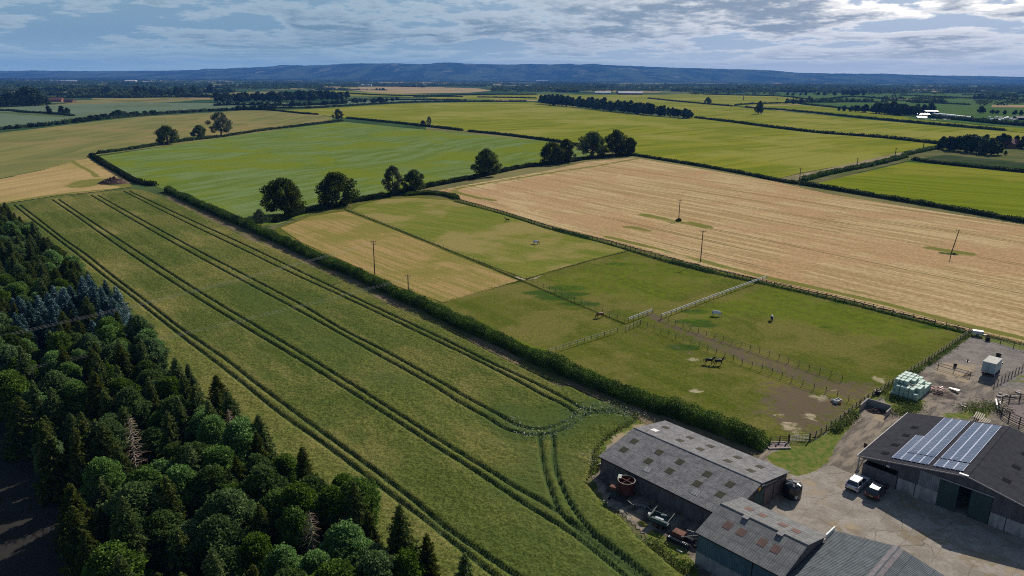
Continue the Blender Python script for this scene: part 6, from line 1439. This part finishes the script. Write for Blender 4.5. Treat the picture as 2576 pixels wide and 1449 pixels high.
p = W4(-1.6, 41.5); frame_machine('cultivator', (p[0], p[1], .08), A_, 'dark red implement behind the bale stack', 'farm machine', [('frame', REDP, [((-1.4, -.6, .5), (1.3, -.4, .5), .14), ((-1.3, .5, .6), (1.2, .7, .6), .14), ((-1.0, -.8, .5), (-.8, 1.0, .5), .12), ((.6, -.8, .6), (.7, 1.1, .6), .12), ((-.3, -.6, .9), (.4, .6, .9), .1)]), ('tines', REDP, [((-1.2+.45*k, -.5, 0), (-1.2+.45*k, -.3, .5), .07) for k in range(6)]), ('drawbar', Wmetal, [((0, .6, .5), (.3, 2.2, .4), .1)])])
p = W4(.6, 44.6); frame_machine('scrap_sheets', (p[0], p[1], .08), A_, 'pale crumpled sheets beside the red implement', 'scrap', [('sheets', simple('crumpled_sheet', (.5, .5, .52), .5, .4), [((-.6+.4*k, -.2*k, .25+.07*k), (.9, .5, .05), 0, .5*k) for k in range(4)])])
p = W4(3.6, 38.5); frame_machine('scrap_sheets', (p[0], p[1], .08), A_, 'small pale scrap lying between the bales and the van', 'scrap', [('bits', simple('pale_scrap2', (.45, .46, .5), .5, .4), [((-.4, 0, .15), (.3, .3, .3), .08), ((-.2, -.5, .1), (.9, -.9, .15), .1)])])
p = G(2433, 945); frame_machine('branch_pile', (p[0], p[1], .08), .2, 'low pile of dark branches on the inner yard fence', 'branches', [('branches', RUST, [((-1.3+.2*k, -.4+.1*(k % 4), .1), (.2+.25*k, .5-.15*(k % 3), .5+.08*(k % 3)), .05) for k in range(9)])])
for i, (x_, y_, a_, lab) in enumerate(((2466, 1055, .2, 'stack of pale planks leaning behind the barn, right of the ring frame'), (2479, 1070, .1, 'lower stack of pale planks behind the solar barn'), (2530, 1035, -.3, 'criss-crossed brown timbers left of the round pen'))):
    p = G(x_, y_); bars = [((-1.3, -.5+.3*k, .3+.05*k), (1.2, -.2+.3*k, .6), .16) for k in range(5)]
    if i == 2: bars = [((-1.5+.5*k, -1, .3), (-.9+.5*k, 1.2, .7), .12) for k in range(5)]+[((-1.6, -.8+.6*k, .8), (1.5, -.4+.6*k, .5), .11) for k in range(4)]
    frame_machine('timber_stack', (p[0], p[1], .06), a_+.5, lab, 'timber', [('plank', WOODM if i == 2 else WOODP, [b_]) for b_ in bars])
p = G(2511, 1024); frame_machine('timber_posts', (p[0], p[1], .06), R_(62), 'pair of long pale posts lying beside the brown timbers', 'timber', [('post', WHITE, [((-2, -.25, .4), (2, -.25, .6), .2)]), ('post', WHITE, [((-2, .3, .4), (2, .3, .6), .2)])])
g = np.random.default_rng(9)
for k in range(9):
    p = G(2515+g.random()*52, 984+g.random()*18); frame_machine('rubble_piece', (p[0], p[1], .06), g.random()*3, 'pale broken slab lying on the track right of the barn', 'rubble', [('slab', CONC, [((0, 0, .12), (.9*(.4+g.random()), .5, .2), 0, 0)])])['group'] = 'pale rubble on the track'

# ------------------------------------------------------------------ far buildings
def far_building(x, yb, wpx, h, dep, rz, wall, roofc, label, name='farm_building', rh=.35, cat='building', group=None):
    p = G(x, yb); dist = float(np.dot(p-np.array((0, 0, H)), Fw)); L = wpx/f_*dist
    root = empty(name, (p[0], p[1], 0), R_(rz), label=label, cat=cat, group=group); mb = MB(); mb.box((0, 0, h*(1-rh)/2), (L, dep, h*(1-rh))); wl = mb.build('wall', wall, root)
    he = h*(1-rh); o = .4
    mb = MB(); mb.add([(-L/2-o, -dep/2-o, he-.1), (L/2+o, -dep/2-o, he-.1), (L/2+o, 0, h), (-L/2-o, 0, h), (-L/2-o, dep/2+o, he-.1), (L/2+o, dep/2+o, he-.1)], [(0, 1, 2, 3), (3, 2, 5, 4), (0, 3, 4), (1, 5, 2), (0, 4, 5, 1)]); mb.build('roof', roofc, root)
    nwin = max(1, min(6, int(L/6)))
    for k in range(nwin):
        mb = MB(); mb.box((-L/2+L*(k+.5)/nwin, -dep/2-.03, he*.5), (L/nwin*.3, .08, he*.4)); mb.build('window', Wdark, root)
    return root
RR = simple('red_tile_roof', (.20, .075, .06), .9, .3, .5); RG = simple('pale_grey_sheet_roof', (.40, .42, .45), .6, .2, .3); RD = simple('dark_sheet_roof', (.05, .05, .07), .8, .2, .3); WB = simple('brick_wall', (.22, .11, .08), .9, .2, 1.0); WW = simple('white_render', (.62, .60, .56), .9, .1); 
far_building(140, 256, 34, 9, 14, 8, WB, RR, 'larger red-roofed farmhouse among trees at the left', 'farmhouse', .5, 'house')
far_building(176, 257.5, 26, 7, 11, -12, WB, RR, 'smaller red-roofed house right of the larger one at the left', 'farmhouse', .5, 'house')
far_building(2545, 372, 34, 8, 10, 20, WB, simple('dark_red_tiles', (.14, .05, .05), .9), 'red-roofed house hidden in the copse at the right edge', 'farmhouse', .5, 'house')
far_building(1516, 236.5, 40, 9, 30, -2, RG, RG, 'pale grey farm shed beyond the tree belt, left one', rh=.45)
far_building(1585, 238, 60, 11, 40, -2, Wdark, RG, 'wide farm shed with striped pale roof beyond the tree belt', rh=.5)
far_building(1560, 234, 20, 8, 20, -2, WB, RD, 'dark shed between the two pale farm sheds')
far_building(922, 216, 26, 10, 24, 0, WW, RG, 'pale barn among the trees above the far tan field')
far_building(1363, 204.5, 30, 16, 50, 0, WW, RG, 'long white warehouse on the far plain at centre')
far_building(162, 206, 64, 14, 50, 0, WW, RG, 'long white warehouse far off at the left')
far_building(330, 207, 26, 18, 40, 0, WW, WW, 'tall white building far off at the left')
far_building(373, 209, 26, 12, 40, 0, WB, RG, 'low grey-roofed shed right of the tall white far building')
far_building(1605, 203, 14, 16, 30, 0, WW, RG, 'white-roofed shed among far trees, right of centre')
far_building(1650, 204, 18, 14, 30, 0, WW, RG, 'pale shed among far trees, farther right of centre')
far_building(1680, 203, 10, 20, 20, 0, WB, simple('blue_roof', (.2, .4, .6), .6), 'blue-roofed house on the far rise')
far_building(1806, 231.5, 24, 6, 9, -5, WW, RD, 'low white bungalow beyond the pale yellow field', 'bungalow', .5, 'house')
far_building(2340, 286.5, 30, 6, 16, -8, Wdark, RG, 'dark shed with a flat pale roof behind the nursery', 'nursery_shed', .25)
far_building(2320, 292, 28, 4.5, 14, -8, simple('greenhouse_glass', (.45, .55, .58), .3), simple('greenhouse_roof', (.5, .58, .62), .3), 'glasshouse left of the white tunnels', 'greenhouse', .45)
far_building(2317, 298, 22, 3.5, 9, -8, WW, simple('aqua_roof', (.35, .55, .6), .4), 'low pale blue shed in front of the glasshouse', 'nursery_shed', .4)
far_building(2562, 302, 18, 6, 12, -8, Wdark, RD, 'dark shed at the right end of the nursery row', 'nursery_shed', .4)
POLY = simple('polythene_tunnel', (.72, .74, .76), .35, .1, .5)
g = np.random.default_rng(21)
for k in range(13):
    x = 2358+k*6.2; yb = 290.5+k*.55+ (0 if k < 7 else 1.0); p = G(x, yb); root = empty('polytunnel', (p[0], p[1], 0), R_(-6), label='white polythene growing tunnel of the nursery, %s from the left' % ordn(k+1), cat='polytunnel', group='nursery tunnels')
    n = 10; V = []; F = []; L = 26; r_ = 3.0
    for yy in (-L/2, L/2):
        for i in range(n): t = math.pi*i/(n-1); V.append((r_*math.cos(t), yy, 3.3*math.sin(t)+.3))
    F = [(i, i+1, n+i+1, n+i) for i in range(n-1)]+[tuple(range(n-1, -1, -1)), tuple(range(n, 2*n))]; mb = MB(); mb.add(V, F); mb.build('cover', POLY, root)
    mb = MB(); mb.box((0, -L/2-.05, 1.2), (1.6, .06, 2.2)); mb.build('door', Wdark, root)
for k in range(26):
    x = 2488+g.random()*70; yb = 297+g.random()*9; p = G(x, yb); root = empty('caravan', (p[0], p[1], 0), g.random()*3, label='small white caravan or van in the crowded lot at the right edge', cat='caravan', group='vehicles in the far lot')
    mb = MB(); mb.box((0, 0, 1.5), (5.2, 2.2, 2.0), 0, .93); mb.build('body', WHITE, root); mb = MB(); mb.box((0, -1.09, 1.75), (3.4, .05, .6)); mb.build('window', GLASS, root)
for k in range(16):
    x = 2318+g.random()*100; yb = 299+g.random()*3.5; p = G(x, yb); root = empty('plant_bench', (p[0], p[1], 0), R_(-6), label='small white display bench in front of the nursery tunnels', cat='bench', group='nursery benches')
    mb = MB(); mb.box((0, 0, .9), (4.5, 1.6, .12)); mb.build('top', WHITE, root); mb = MB(); mb.box((-2, 0, .42), (.12, 1.4, .84)); mb.box((2, 0, .42), (.12, 1.4, .84)); mb.build('leg', Wmetal, root)
# white sheep on the lawn by the house
SH = simple('sheep_fleece', (.6, .58, .52), .95)
for x, y in ((2550, 398), (2568, 399)):
    p = G(x, y); root = empty('sheep', p, R_(10), label='white sheep on the grass below the copse, %s one' % ('left' if x < 2560 else 'right'), cat='sheep'); V = [(-.4, 0, .62), (.05, 0, .62), (.4, 0, .64), (.62, 0, .72), (.8, 0, .66)]; Rd = [.24, .27, .23, .12, .08]; E_ = [(0, 1), (1, 2), (2, 3), (3, 4)]
    for a, q in ((0, -1), (0, 1), (2, -1), (2, 1)):
        bx = V[a][0]; V += [(bx, .14*q, .35), (bx, .14*q, 0)]; Rd += [.05, .035]; E_ += [(a, len(V)-2), (len(V)-2, len(V)-1)]
    skin_mesh('body', V, E_, Rd, SH, root)

# ------------------------------------------------------------------ air
m_h, T = new_mat('thin_haze')
pvn = T.new('ShaderNodeVolumePrincipled', {'Color': (.11, .33, .90, 1), 'Density': 1/17500., 'Anisotropy': 0.0})
T.new('ShaderNodeOutputMaterial', {1: pvn.outputs[0]})
mb = MB(); mb.box((0, 100, 179.5), (33600, 33600, 361)); tag(mb.build('haze', m_h), kind='stuff')
